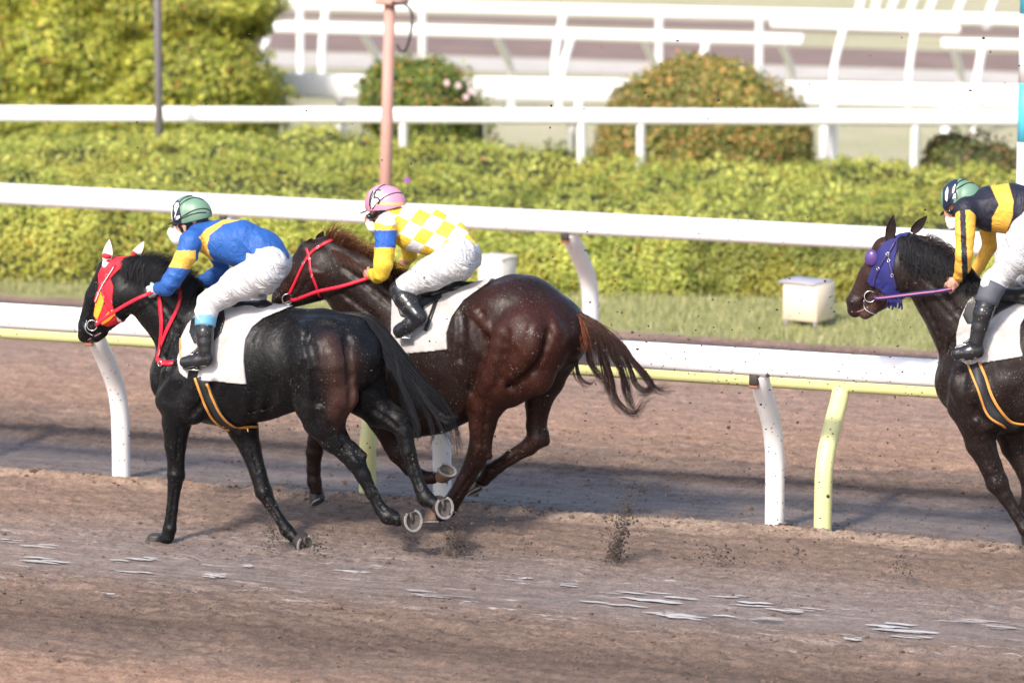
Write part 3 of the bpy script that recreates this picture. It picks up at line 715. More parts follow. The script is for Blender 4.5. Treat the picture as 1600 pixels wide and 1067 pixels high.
rail('running_rail', 'nearest white running rail, mud spattered, directly behind the galloping horses', RAILG, yw, zc, .13, h_, [j1, j0, j0+(j0-j1)], Xs, YB, M_white, zc-h_*.42, .066, True)
yy = YB+.46; zy = zat(1300, 594, yy); hy = .155
Xy = [G(583, 772)[0], G(1287, 829)[0]]; dY = Xy[1]-Xy[0]
rail('yellow_rail', 'pale yellow running rail back to back with the nearest white rail', None, yy, zy, .13, hy, [Xy[0]+1.1], [Xy[0]-dY*2, Xy[0]-dY]+Xy+[Xy[1]+dY], YB+.02, M_yellow, zy-hy*.4, .061)
YB2 = 32.85; y2 = YB2-.58; z2 = zat(800, 343.5, y2); h2 = zat(800, 326, y2)-zat(800, 361, y2)
X2 = G(915, 556)[0]
rail('running_rail', 'thick white running rail crossing the picture in front of the hedge', RAILG, y2, z2, .14, h2, [X2-3.5, X2+5.5], [X2-6.2, X2-3.1, X2, X2+3.1, X2+6.2], YB2, M_white, z2-h2*.4, .072, True)
def pline_rail(name, label, group, cat, pA, pB, z, h, w, posts, mat, kx=.5, ext=(0, 0), r=.05, pc=None):
    """rail between two surveyed ends; posts = list of (u, lean) with lean towards (-) or away (+) from the viewer"""
    A = G(*pA, z); B = G(*pB, z); d = (B-A)/np.linalg.norm(B-A); A2 = A-d*ext[0]; B2 = B+d*ext[1]
    root = empty(name, (A2+B2)/2*np.array((1, 1, 0)), label, cat, group)
    mb = MB(); V, Q, T = oval(A2, B2, w, h); mb.add(V, Q, T); mb.build('rail_tube', mat, root)
    nrm = np.cross((0, 0, 1), d)
    for u, lean in posts:
        # where the rail is seen at photo column u
        best = min(np.linspace(-.2, 1.2, 600), key=lambda t: abs(proj((A+(B-A)*t)[None])[0][0]-u)); p = A+(B-A)*best
        bent_post((p[0], p[1], 0)+nrm*(-lean)*np.array((1, 1, 0)), nrm*lean, z-h*.4, r, mat, root)
    return root
pline_rail('running_rail', 'white running rail right behind the far edge of the hedge', RAILG, 'rail', (0, 178), (1590, 185), 1.12, .17, .13, [(530, -.3), (630, -.12), (893, -.4), (910, -.05), (1003, -.12), (1432, -.12)], M_whitefar, ext=(4, 4))
pline_rail('board_rail', 'broad white board rail passing behind the round bushes', None, 'rail', (412, 133), (1600, 152), .92, .27, .06, [(440, -.3), (530, -.3), (905, .25), (1290, .2), (1300, -.2), (1480, .3)], M_whitefar, ext=(.05, 3))
pline_rail('running_rail', 'far white running rail ending above the round bush with inward curved posts', RAILG, 'rail', (412, 42), (1255, 63), 1.05, .15, .12, [(420, .5), (566, -.8), (775, -.8), (893, .6), (1005, -.8), (1105, .6), (1222, -.8)], M_whitefar, ext=(0, 0))
pline_rail('running_rail', 'farthest white running rail along the top of the picture', RAILG, 'rail', (412, 6), (1600, 32), 1.05, .16, .12, [(470, 0), (510, .2), (660, 0), (880, .5), (1030, 0), (1187, 0)], M_whitefar, ext=(4, 3))
pline_rail('running_rail', 'thin white rail section with one long curved post, just right of the upper bush top', RAILG, 'rail', (1205, 38), (1500, 47), 1.0, .10, .08, [(1318, .5), (1430, .3)], M_whitefar, r=.045)
pline_rail('running_rail', 'short white rail starting near the striped post, on two curved posts', RAILG, 'rail', (1472, 68), (1600, 71), 1.05, .13, .1, [(1490, -.8), (1535, .6)], M_whitefar, ext=(0, 3), r=.05)
mr = G(1400, 30)
for k, u in enumerate((1350, 1375, 1395, 1425, 1455, 1500, 1550)):
    b = G(u-8, 46); t = P(u+(10 if k > 1 else 0), -12, b[1]+.2)
    root = empty('white_stake', b, ['leftmost of the white stakes at the top right edge', 'second white stake from the left at the top right edge', 'third white stake from the left at the top right edge', 'fourth white stake from the left at the top right edge', 'fifth white stake from the left at the top right edge', 'sixth white stake from the left at the top right edge', 'rightmost of the white stakes at the top right edge'][k], 'stake', 'leaning white stakes at the top right')
    mb = MB(); V, Q, T = sweep(smoothline([b, b*.5+t*.5+np.array((-.04, 0, 0)), t], 10), .055, 10); mb.add(V, Q, T); mb.build('shaft', M_whitefar, root)
    mb = MB(); V, Q, T = sweep([t-np.array((0, 0, .01)), t+np.array((0, 0, .05))], [.065, .05], 10); mb.add(V, Q, T); mb.build('cap', M_whitefar, root)
# ---- boxes on the turf
M_cream = simple('cream_painted_wood', (.76, .63, .50), .6, .12, 5, 40, .1, dirt=.14, dirtcol=(.45, .25, .15), dscale=9)
M_lid = simple('lavender_grey_lid', (.36, .34, .38), .5, .1)
M_stone = simple('white_box', (.66, .60, .54), .7, .12, 6, 40, .1)
def tbox(name, label, u0, u1, v0, v1, mat, lid=True, rz=-.25):
    b = G((u0+u1)/2, v1+3); s = SC(b); w = (u1-u0)/s*.74; h = (v1-v0)/s*.90
    root = empty(name, b, label, 'box')
    d = w*.90; c = b+np.array((0, d*.3, .06+h/2))
    mb = MB(); V, Q, T = box_vf(c, (w, d, h), rz, .004); mb.add(V, Q, T); mb.build('body', mat, root)
    cz, sz = math.cos(rz), math.sin(rz); R = np.array(((cz, -sz, 0), (sz, cz, 0), (0, 0, 1)))
    if lid:
        mb = MB(); V, Q, T = box_vf(c+R@np.array((-.025, -.01, h/2+.010)), (w+.03, d+.02, .018), rz, .005); mb.add(V, Q, T); mb.build('lid', M_lid, root)
    else:
        mb = MB(); V, Q, T = box_vf(c+np.array((0, 0, h/2+.012)), (w+.02, d+.02, .02), rz, .003); mb.add(V, Q, T); mb.build('lid', mat, root)
    for sx in (-1, 1):
        for sy in (-1, 1):
            mb = MB(); V, Q, T = box_vf(c+R@np.array((sx*w*.42, sy*d*.42, -h/2-.035)), (.035, .035, .075), rz, .004); mb.add(V, Q, T); mb.build('foot', M_greypole, root)
tbox('equipment_box', 'cream wooden box with a flat grey lid on the turf', 1217, 1300, 444, 508, M_cream)
tbox('equipment_box', 'pale box on the turf half hidden behind the checkered rider', 742, 803, 404, 475, M_stone, False)
# ================================================================== HORSES
def coatmat(name, rough=.40, spec=.19, coat=.0, dirtcol=(.21, .17, .145)):
    m, nt, b = new_mat(name); v = coords(nt); L = nt.links
    a = nd(nt, 'ShaderNodeVertexColor', layer_name='Col')
    f = noise_n(nt, v, 7, 5, .6); c = mix(nt, 1, a.outputs[0], ramp(nt, f, [(.3, (.8, .78, .78)), (.7, (1.2, 1.16, 1.16))]), 'MULTIPLY')
    c = mix(nt, 1, c, ramp(nt, noise_n(nt, coords(nt, (1, 1, .35)), 140, 3), [(.3, (.8, .8, .8)), (.7, (1.18, 1.18, 1.18))]), 'MULTIPLY')
    vo = nd(nt, 'ShaderNodeTexVoronoi'); vo.inputs['Scale'].default_value = 42; L.new(v, vo.inputs['Vector'])
    th = math_n(nt, 'MULTIPLY', ramp(nt, noise_n(nt, v, 5, 3), [(.35, (0, 0, 0)), (.7, (1, 1, 1))]), .20)
    s = math_n(nt, 'LESS_THAN', vo.outputs['Distance'], th)
    vo2 = nd(nt, 'ShaderNodeTexVoronoi'); vo2.inputs['Scale'].default_value = 75; L.new(v, vo2.inputs['Vector'])
    s2 = math_n(nt, 'LESS_THAN', vo2.outputs['Distance'], .13)
    c = mix(nt, math_n(nt, 'MULTIPLY', math_n(nt, 'MAXIMUM', s, s2), .6), c, dirtcol)
    L.new(c, b.inputs['Base Color'])
    r = ramp(nt, noise_n(nt, v, 12, 4), [(.3, (rough-.08,)*3), (.7, (rough+.12,)*3)]); L.new(r, b.inputs['Roughness'])
    b.inputs['Specular IOR Level'].default_value = spec; b.inputs['Coat Weight'].default_value = coat; b.inputs['Coat Roughness'].default_value = .35
    b1 = bump(nt, None, noise_n(nt, coords(nt, (1, 1, .6)), 6, 3, .5, .3), .42, .05); bump(nt, b, noise_n(nt, coords(nt, (1, 1, .35)), 150, 4, .7), .3, .004, b1)
    return m
def hairmat(name, rough=.42):
    m, nt, b = new_mat(name); a = nd(nt, 'ShaderNodeVertexColor', layer_name='Col'); nt.links.new(a.outputs[0], b.inputs['Base Color'])
    b.inputs['Roughness'].default_value = rough; b.inputs['Specular IOR Level'].default_value = .3; return m
M_coat = coatmat('horse_coat'); M_hair = hairmat('horse_hair')
M_hoof = simple('hoof_horn', (.030, .024, .022), .55, .4, 30, 90, .3, dirt=.14); M_hoofb = simple('hoof_brown', (.17, .10, .065), .6, .4, 30, 90, .3, dirt=.3)
M_shoe = simple('steel_shoe', (.36, .34, .33), .55, .35, 40, 90, .3, metal=.3, dirt=.3); M_sole = simple('hoof_sole', (.095, .08, .072), .8, .5, 35, 60, .6, .01)
M_eye = simple('eye', (.012, .007, .005), .08, 0, bst=0)
M_red = simple('red_strap', (.62, .012, .035), .42, .12, 20, 90, .1, dirt=.16); M_redcloth = simple('red_cloth', (.60, .012, .03), .75, .15, 15, 160, .25)
M_whitecloth = simple('ear_cloth', (.78, .74, .74), .8, .08, 15, 160, .2); M_orange = simple('orange_cloth', (.85, .33, .02), .75, .1, 15, 120, .2); M_orangetrim = simple('orange_trim', (.62, .27, .06), .7, .15, 20)
M_blue = simple('blue_mesh_cloth', (.010, .012, .13), .75, .3, 18, 220, .5, .004); M_purplecup = simple('purple_cup', (.085, .045, .19), .25, .1, 4, bst=.02); M_purplestrap = simple('purple_strap', (.03, .02, .10), .45, .15)
M_pinkstrap = simple('pink_stripe', (.42, .14, .24), .5, .1)
M_steel = simple('bit_steel', (.6, .6, .6), .22, .1, metal=.9, bst=0); M_leather = simple('black_leather', (.016, .016, .018), .33, .25, 20, 120, .2, .002, dirt=.2, dirtcol=(.22, .17, .13)); M_pinkskin = simple('lip', (.30, .16, .14), .5, .3)
M_girth = simple('dark_girth_webbing', (.02, .022, .026), .6, .2, 30)
def clothmat():
    m, nt, b = new_mat('saddle_cloth_white'); v = coords(nt)
    c = ramp(nt, noise_n(nt, v, 4.5, 6, .65), [(.3, (.30, .265, .24)), (.58, (.46, .45, .455))])
    vo = nd(nt, 'ShaderNodeTexVoronoi'); vo.inputs['Scale'].default_value = 50; nt.links.new(v, vo.inputs['Vector'])
    s = math_n(nt, 'LESS_THAN', vo.outputs['Distance'], math_n(nt, 'MULTIPLY', noise_n(nt, v, 5, 3), .22)); c = mix(nt, math_n(nt, 'MULTIPLY', s, .6), c, (.26, .19, .15))
    nt.links.new(c, b.inputs['Base Color']); b.inputs['Roughness'].default_value = .8
    b1 = bump(nt, None, noise_n(nt, v, 8, 3), .25, .02); bump(nt, b, noise_n(nt, v, 260, 2), .15, .002, b1); return m
M_scloth = clothmat()
def chainprims(L, y0, s, k=.03, col=None, lat=1.0, op='+'):
    """consecutive tapered limbs from photo joints (u, v, lateral offset, radius in photo px[, lat])"""
    out = []
    for a, b in zip(L[:-1], L[1:]):
        A = P(a[0], a[1], y0+a[2]); B = P(b[0], b[1], y0+b[2]); la = a[4] if len(a) > 4 else lat; lb = b[4] if len(b) > 4 else lat
        out.append(cone(A, B, a[3]/s, b[3]/s, (la+lb)/2, k, col, op))
    return out
def unit(a): a = np.asarray(a, float); return a/np.linalg.norm(a)
def hoof(root, c, sole_n, toe, size=.066, mat=None, shoe=True, h=.085):
    """c centre of the sole; sole_n out of the sole; toe = toe direction"""
    n = unit(sole_n); t = np.asarray(toe, float); t = unit(t-n*(t@n)); s = np.cross(n, t); c = np.array(c, float)
    K = 28; th = np.linspace(0, 2*math.pi, K, endpoint=False)
    def ring(r, off, sh=0.0, w=1.0):
        ct, st = np.cos(th), np.sin(th); rr = r*np.where(ct < -.6, 1-.25*(-ct-.6)/.4, 1.0)
        return c+n*off+t*((rr*ct*1.06)[:, None]+sh)+s*(rr*st*w)[:, None]
    rows = [ring(size*.62, -h*1.12, -size*.55), ring(size*.80, -h, -size*.42), ring(size*.84, -h*.9, -size*.36), ring(size*.98, -.008, -.002), ring(size, 0), ring(size*.86, .001), ring(size*.74, -.010), ring(size*.2, -.013)]
    V = np.vstack(rows); Q = [(a*K+i, a*K+(i+1) % K, a*K+K+(i+1) % K, a*K+K+i) for a in range(len(rows)-1) for i in range(K)]
    fm = [0]*(4*K)+[1]*(3*K)
    V = np.vstack((V, rows[0].mean(0)[None], rows[-1].mean(0)[None])); m = len(V)
    T = [(m-2, (i+1) % K, i) for i in range(K)]+[(m-1, (len(rows)-1)*K+i, (len(rows)-1)*K+(i+1) % K) for i in range(K)]
    fm += [0]*K+[1]*K
    o = mesh_np('hoof', V, [np.array(Q)[:, ::-1], np.array(T)[:, ::-1]], [mat or M_hoof, M_sole], root, True, fmat=fm)
    if shoe:
        a = np.linspace(-2.62, 2.62, 30); pts = c+n*.003+t*(np.cos(a)*size*.94)[:, None]+s*(np.sin(a)*size*.89)[:, None]
        mb = MB(); V, Q = ribbon(pts, n, .015, .006); mb.add(V, Q); mb.build('horseshoe', M_shoe, o, False)
        mb = MB(); V, Q, T = sweep([c-t*size*.7-n*.012, c-t*size*.2-n*.006, c+t*size*.35-n*.012], [.017, .012, .003], 8, flat=1); mb.add(V, Q, T); mb.build('frog', M_sole, o)
    return o
def hairs(name, root, guides, y0, n, M, r, spread, col0, col1, seed, lenr=(.6, 1.0), curl=.0, clump=26, ind=1.0):
    """strands that follow guide curves; guides = list of lists (u, v, off)"""
    rg = np.random.default_rng(seed)
    Gd = np.array([smoothline([P(u, v, y0+o) for u, v, o in g], M) for g in guides]); k = len(Gd)
    t = rg.uniform(0, k-1.0001, n); i = t.astype(int); f = (t-i)[:, None, None]; S = Gd[i]*(1-f)+Gd[i+1]*f
    q = np.linspace(0, 1, M)[None, :, None]
    cid = rg.integers(0, clump, n); coff = rg.normal(0, 1, (clump, 3))*np.array((1, 1.2, 1)); 
    S = S+coff[cid][:, None]*spread*q**1.2*.9+rg.normal(0, 1, (n, 1, 3))*spread*(.22+.5*q**1.4)*ind
    ph = rg.uniform(0, 6.28, (clump, 3)); w = np.sin(q*7+ph[cid][:, None]+rg.uniform(-.6, .6, (n, 1, 3)))
    S = S+w*(spread*.35+curl)*q
    # random length
    L_ = rg.uniform(*lenr, n); idx = np.linspace(0, 1, M)[None]*L_[:, None]*(M-1); i0 = np.clip(idx.astype(int), 0, M-2); fr = (idx-i0)[..., None]
    S = np.take_along_axis(S, i0[..., None], 1)*(1-fr)+np.take_along_axis(S, i0[..., None]+1, 1)*fr
    c = np.array(col0)*(1-q)+np.array(col1)*q; c = np.broadcast_to(c, (n, M, 3))*rg.uniform(.6, 1.4, (n, 1, 1))*rg.uniform(.35, 2.2, clump)[cid][:, None, None]
    return strands(name, S, M_hair, root, r, .25, c)
def ear(root, b, tip, w, mat, y, depth=.03, twist=0.0, inner=None):
    """cupped pointed ear from base b to tip (photo points)"""
    B = P(b[0], b[1], y); T = P(tip[0], tip[1], y+twist); d = T-B; Ln = np.linalg.norm(d); d /= Ln
    S = unit(np.cross(d, (0, 1, 0))); Nn = np.cross(S, d); rows = []; K = 14
    prof = [(0, .62), (.2, .92), (.42, 1.0), (.65, .78), (.84, .42), (.96, .13), (1, .02)]
    for q, ww in prof:
        th = np.linspace(0, 2*math.pi, K, endpoint=False)
        x = np.cos(th)*w/2*ww; yv = np.sin(th)*depth*.5*ww; yv = np.where(yv < 0, yv*-.45+0*yv, yv)   # the front side is hollow
        rows.append(B+d*Ln*q+S*x[:, None]+Nn*yv[:, None])
    V = np.vstack(rows); n = len(rows); Q = [(a*K+i, a*K+(i+1) % K, a*K+K+(i+1) % K, a*K+K+i) for a in range(n-1) for i in range(K)]
    return V, Q
def strap(mb, pxs, bvh, w, n=26, lift=.003, th=.003):
    p, nr = surfline(pxs, bvh, n, lift)
    if len(p) < 3: return None
    V, Q = ribbon(p, nr, w, th); mb.add(V, Q); return V, np.array(Q)
def twin(name, V, Q, mat, root, y0):
    V2 = V.copy(); V2[:, 1] = 2*y0-V2[:, 1]; mesh_np(name, V2, np.array(Q)[:, ::-1], mat, root)
def ring_vf(c, nrm, R, r, K=20):
    n = unit(nrm); a = unit(np.cross(n, (0, 0, 1))); b = np.cross(n, a); th = np.linspace(0, 2*math.pi, K+1)
    return sweep(np.asarray(c)+R*(np.cos(th)[:, None]*a+np.sin(th)[:, None]*b), r, 8, up=n, cap=False)
# -------------------------------------------------- the three animals, joint by joint
HX = {}
def horse(key, label, y0, s, spec, coat):
    base = P(spec['centre'][0], spec['centre'][1], y0)*np.array((1, 1, 0))
    root = empty('horse', base, label, 'horse', 'racehorses at full gallop')
    pr = []
    for ch in spec['torso']: pr += chainprims(ch['p'], y0, s, ch.get('k', .06), ch.get('col'), ch.get('lat', 1))
    for ch in spec['limbs']: pr += chainprims(ch['p'], y0, s, ch.get('k', .02), ch.get('col'), 1)
    for ch in spec['muscle']: pr += chainprims(ch['p'], y0, s, ch.get('k', .035), ch.get('col'), 1, ch.get('op', '+'))
    D0, lo0 = field(pr, .018); V0, F0 = surfnets(D0, lo0, .018); bv0 = bvh_of(V0, F0)
    for op, path, r, dep, *rest in spec.get('detail', []):     # muscle edges, tendons and veins laid on the rough form
        pp = smoothline(np.array(path, float), max(3, len(path)*2)); C_ = []
        for u, v in pp:
            p, n = hit(u, v, bv0)
            if p is None: continue
            q = rest[1] if len(rest) > 1 else 0
            C_.append(p+n*(r-dep) if op == '-' else p-n*(r-dep))
        for A_, B_ in zip(C_[:-1], C_[1:]):
            if np.linalg.norm(A_-B_) < .25: pr.append(cone(A_, B_, r, r, 1, rest[0] if rest else max(.012, r*.9), rest[1] if len(rest) > 1 else None, op))
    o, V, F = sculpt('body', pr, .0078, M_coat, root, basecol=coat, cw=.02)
    bvh = bvh_of(V, F)
    for h in spec['hooves']:
        c = P(h[0], h[1], y0+h[2]); hoof(root, c, h[3], h[4], h[5] if len(h) > 5 else .066, h[6] if len(h) > 6 else None)
    HX[key] = dict(root=root, prims=pr, bvh=bvh, y0=y0, s=s)
    return HX[key]
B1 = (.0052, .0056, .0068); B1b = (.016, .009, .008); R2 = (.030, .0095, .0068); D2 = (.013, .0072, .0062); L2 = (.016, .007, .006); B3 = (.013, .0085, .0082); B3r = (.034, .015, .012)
# ---------------- horse 1
Y1, S1 = 24.95, 236.
h1 = dict(centre=(400, 858),
  torso=[dict(p=[(276, 588, 0, 44, .9), (322, 577, 0, 84, .66), (352, 572, 0, 93, .66), (402, 568, 0, 88, .74), (455, 563, 0, 76, .80), (508, 558, 0, 69, .98), (545, 556, 0, 58, 1.15)], k=.06),
         dict(p=[(345, 500, 0, 30, .55), (400, 500, 0, 20, .6), (505, 507, 0, 20, .7), (560, 508, 0, 13, .8)], k=.06),
         dict(p=[(292, 512, 0, 62, .55), (248, 468, 0, 47, .48), (214, 436, 0, 34, .48)], k=.06),
         dict(p=[(206, 420, 0, 17, .8), (172, 424, 0, 21, .85), (152, 465, 0, 20, .62), (136, 508, 0, 15, .8)], k=.02),
         dict(p=[(190, 462, -.045, 29, .55), (183, 470, .045, 29, .55)], k=.06), dict(p=[(180, 480, 0, 26, .7), (148, 518, 0, 13, .9)], k=.025),
         dict(p=[(137, 512, 0, 16, .9), (133, 524, 0, 12, 1.0)], k=.01), dict(p=[(150, 527, 0, 8.5, 1.1), (160, 519, 0, 9, 1)], k=.01)],
  limbs=[dict(p=[(290, 590, -.13, 40), (282, 630, -.15, 30), (276, 660, -.14, 23), (274, 695, -.12, 17), (275, 728, -.11, 13), (275, 742, -.11, 14), (273, 758, -.1, 11), (269, 795, -.1, 9), (265, 826, -.1, 10.5), (262, 838, -.1, 10), (250, 846, -.1, 9)], k=.015),
         dict(p=[(360, 620, .1, 36), (380, 670, .1, 24), (391, 700, .1, 17), (403, 738, .09, 13), (412, 768, .08, 13.5), (423, 788, .08, 9.5), (437, 810, .07, 8), (448, 828, .07, 10.5), (460, 840, .06, 9)], k=.015),
         dict(p=[(508, 565, -.15, 58), (500, 625, -.15, 42), (506, 655, -.14, 33), (522, 685, -.12, 22), (542, 706, -.11, 16), (556, 722, -.1, 15), (567, 742, -.1, 11.5), (581, 770, -.09, 9.5), (596, 796, -.08, 10), (606, 806, -.08, 12.5), (622, 811, -.07, 11)], k=.02),
         dict(p=[(552, 560, .12, 52), (568, 612, .13, 38), (592, 642, .13, 26), (620, 658, .12, 17.5), (631, 672, .12, 14.5), (638, 706, .11, 11.5), (648, 738, .11, 10), (658, 764, .1, 10), (665, 778, .1, 12.5), (678, 786, .09, 10)], k=.02),
         dict(p=[(549, 698, -.1, 9), (568, 712, -.1, 6)], k=.02), dict(p=[(618, 646, .12, 12), (634, 655, .12, 7)], k=.02)],
  muscle=[dict(p=[(325, 520, -.17, 16), (280, 590, -.17, 22), (262, 625, -.15, 20)], k=.05), dict(p=[(330, 590, -.21, 22), (300, 640, -.19, 24)], k=.05),
          dict(p=[(536, 566, -.22, 22), (540, 620, -.21, 18), (525, 660, -.17, 12)], k=.05, col=(.055, .026, .021)), dict(p=[(478, 530, -.17, 22), (500, 600, -.22, 18)], k=.09),  # brown of the sunlit hamstring, painted into the black coat
          dict(p=[(546, 540, -.04, 5), (551, 600, -.04, 7), (548, 660, -.03, 8)], k=.04, op='-'), dict(p=[(352, 610, -.29, 3), (340, 655, -.25, 3)], k=.03, op='-'),
          dict(p=[(230, 470, -.11, 3), (275, 520, -.15, 4), (255, 575, -.17, 4)], k=.03, op='-')],
  hooves=[(238, 854, -.1, (-.1, 0, -1), (-1, 0, 0), .064), (477, 851, .05, (.80, -.52, -.12), (.1, .2, -1), .070), (645, 813, -.07, (.84, -.55, .12), (.25, .1, -1), .073), (694, 793, .09, (.84, -.55, .12), (.1, .1, -1), .073)])
# ---------------- horse 2
Y2, S2 = 25.85, 229.
h2 = dict(centre=(720, 815),
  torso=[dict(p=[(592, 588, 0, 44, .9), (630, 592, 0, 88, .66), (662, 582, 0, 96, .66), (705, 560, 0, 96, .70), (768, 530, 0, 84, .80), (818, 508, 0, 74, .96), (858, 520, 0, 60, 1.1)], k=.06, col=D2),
         dict(p=[(640, 500, 0, 26, .55), (720, 475, 0, 22, .6), (800, 458, 0, 23, .8), (862, 486, 0, 15, .9)], k=.06),
         dict(p=[(612, 510, 0, 74, .52), (560, 450, 0, 54, .46), (515, 412, 0, 38, .46)], k=.06, col=D2),
         dict(p=[(510, 386, 0, 17, .8), (482, 394, 0, 17, .9), (462, 428, 0, 20, .62), (440, 464, 0, 15, .85)], k=.02, col=D2),
         dict(p=[(496, 430, -.045, 33, .5), (492, 436, .045, 33, .5)], k=.06, col=D2), dict(p=[(488, 448, 0, 26, .7), (452, 472, 0, 11, .95)], k=.025, col=D2),
         dict(p=[(438, 466, 0, 14, .95), (434, 474, 0, 11, 1.05)], k=.01, col=D2)],
  limbs=[dict(p=[(828, 530, -.15, 64), (790, 585, -.15, 47), (762, 625, -.13, 30), (755, 650, -.11, 23)], k=.02, col=R2), dict(p=[(755, 650, -.11, 23), (754, 662, -.11, 21), (751, 695, -.1, 17), (744, 720, -.1, 15), (728, 748, -.1, 12), (713, 774, -.1, 11.5), (700, 794, -.09, 13), (688, 804, -.08, 11)], k=.015, col=L2),
         dict(p=[(756, 650, -.11, 15), (750, 690, -.1, 14), (728, 748, -.1, 11.5), (700, 794, -.09, 12.5)], k=.02, col=L2),
         dict(p=[(858, 540, .12, 56), (850, 590, .13, 33), (841, 630, .13, 20), (838, 665, .13, 15.5), (840, 684, .12, 16), (826, 698, .12, 13), (800, 713, .12, 11), (778, 728, .12, 10.5), (766, 736, .12, 12), (756, 750, .12, 10)], k=.02, col=L2),
         dict(p=[(758, 700, -.1, 8), (764, 712, -.1, 6)], k=.02, col=L2), dict(p=[(848, 678, .12, 10), (853, 690, .12, 6.5)], k=.02, col=L2),
         dict(p=[(600, 610, -.13, 40), (600, 650, -.12, 28), (614, 692, -.1, 16.5), (622, 708, -.1, 15), (640, 732, -.1, 10.5), (662, 746, -.1, 10), (676, 746, -.1, 10)], k=.02, col=L2),
         dict(p=[(540, 600, .12, 40), (505, 650, .12, 22), (494, 690, .12, 13.5), (491, 706, .12, 13), (490, 734, .12, 10.5), (491, 752, .12, 11), (494, 766, .12, 10)], k=.02, col=L2)],
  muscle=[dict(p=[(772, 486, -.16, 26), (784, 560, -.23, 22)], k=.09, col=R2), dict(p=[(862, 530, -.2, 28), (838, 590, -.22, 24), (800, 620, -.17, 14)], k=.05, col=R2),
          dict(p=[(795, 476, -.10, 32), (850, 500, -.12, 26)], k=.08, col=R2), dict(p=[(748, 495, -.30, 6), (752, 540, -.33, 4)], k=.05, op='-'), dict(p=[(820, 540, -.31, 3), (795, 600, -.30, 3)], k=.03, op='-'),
          dict(p=[(630, 600, -.21, 24), (612, 650, -.17, 22)], k=.05, col=D2), dict(p=[(545, 415, -.14, 3), (600, 480, -.17, 4)], k=.03, op='-')],
  hooves=[(676, 814, -.08, (.1, -.25, -1), (-1, 0, -.2), .066, M_hoofb), (742, 767, .12, (.55, -.25, -.80), (-.8, 0, -.5), .062), (698, 735, -.1, (.42, -.35, .85), (.9, 0, -.35), .066, M_hoofb), (497, 784, .12, (.55, -.35, -.75), (-.3, 0, -.9), .06)])
# ---------------- horse 3
Y3, S3 = 25.75, 235.
sh = lambda L_, du, dv=0: [(a[0]+du, a[1]+dv)+tuple(a[2:]) for a in L_]
h3 = dict(centre=(1640, 862),
  torso=[dict(p=[(1508, 598, 0, 46, .9), (1552, 590, 0, 82, .66), (1588, 580, 0, 92, .66), (1640, 575, 0, 88, .74), (1695, 568, 0, 76, .8), (1748, 560, 0, 69, .98), (1785, 558, 0, 58, 1.15)], k=.06),
         dict(p=[(1570, 500, 0, 26, .55), (1640, 505, 0, 20, .6), (1745, 510, 0, 20, .7), (1800, 510, 0, 13, .8)], k=.06),
         dict(p=[(1528, 525, 0, 68, .54), (1475, 450, 0, 50, .48), (1435, 402, 0, 34, .48)], k=.06),
         dict(p=[(1422, 382, 0, 17, .8), (1385, 392, 0, 21, .85), (1362, 432, 0, 20, .62), (1339, 470, 0, 15, .85)], k=.02, col=B3r),
         dict(p=[(1404, 427, -.045, 33, .5), (1400, 434, .045, 33, .5)], k=.06), dict(p=[(1392, 450, 0, 25, .7), (1356, 483, 0, 12, .9)], k=.025, col=B3r),
         dict(p=[(1338, 472, 0, 16, .95), (1336, 484, 0, 12, 1.05)], k=.01), dict(p=[(1352, 490, 0, 9, 1.1), (1362, 484, 0, 9, 1)], k=.01, col=(.09, .05, .045))],
  limbs=[dict(p=[(1535, 610, -.14, 44), (1528, 650, -.13, 34), (1532, 692, -.12, 22.5), (1548, 728, -.11, 16.5), (1558, 754, -.1, 16.5), (1571, 776, -.1, 11), (1588, 803, -.1, 9), (1603, 826, -.1, 11), (1614, 836, -.1, 10)], k=.02),
         dict(p=[(1590, 630, .1, 38), (1578, 665, .1, 28), (1584, 698, .1, 19), (1604, 738, .1, 14), (1612, 765, .1, 14), (1602, 790, .1, 10), (1600, 815, .1, 9.5), (1606, 828, .1, 10)], k=.02)]
        + [dict(p=sh(c['p'], 1240, 2), k=c['k'], col=B3r) for c in h1['limbs'][2:]],
  muscle=[dict(p=[(1555, 530, -.17, 16), (1510, 600, -.17, 22), (1500, 635, -.15, 20)], k=.05), dict(p=[(1570, 600, -.21, 22), (1550, 650, -.19, 22)], k=.05)]
        + [dict(p=sh(c['p'], 1240, 2), k=c['k'], op=c.get('op', '+')) for c in h1['muscle'][2:6]]
        + [dict(p=[(1462, 470, -.12, 3), (1512, 525, -.16, 4), (1488, 590, -.18, 4)], k=.03, op='-')],
  hooves=[(1630, 845, -.1, (.8, -.5, -.1), (.2, .1, -1), .066), (1612, 846, .1, (.6, -.3, -.7), (-.4, 0, -.9), .064), (1885, 815, -.07, (.84, -.55, .12), (.25, .1, -1), .07), (1934, 795, .09, (.84, -.55, .12), (.1, .1, -1), .07)])
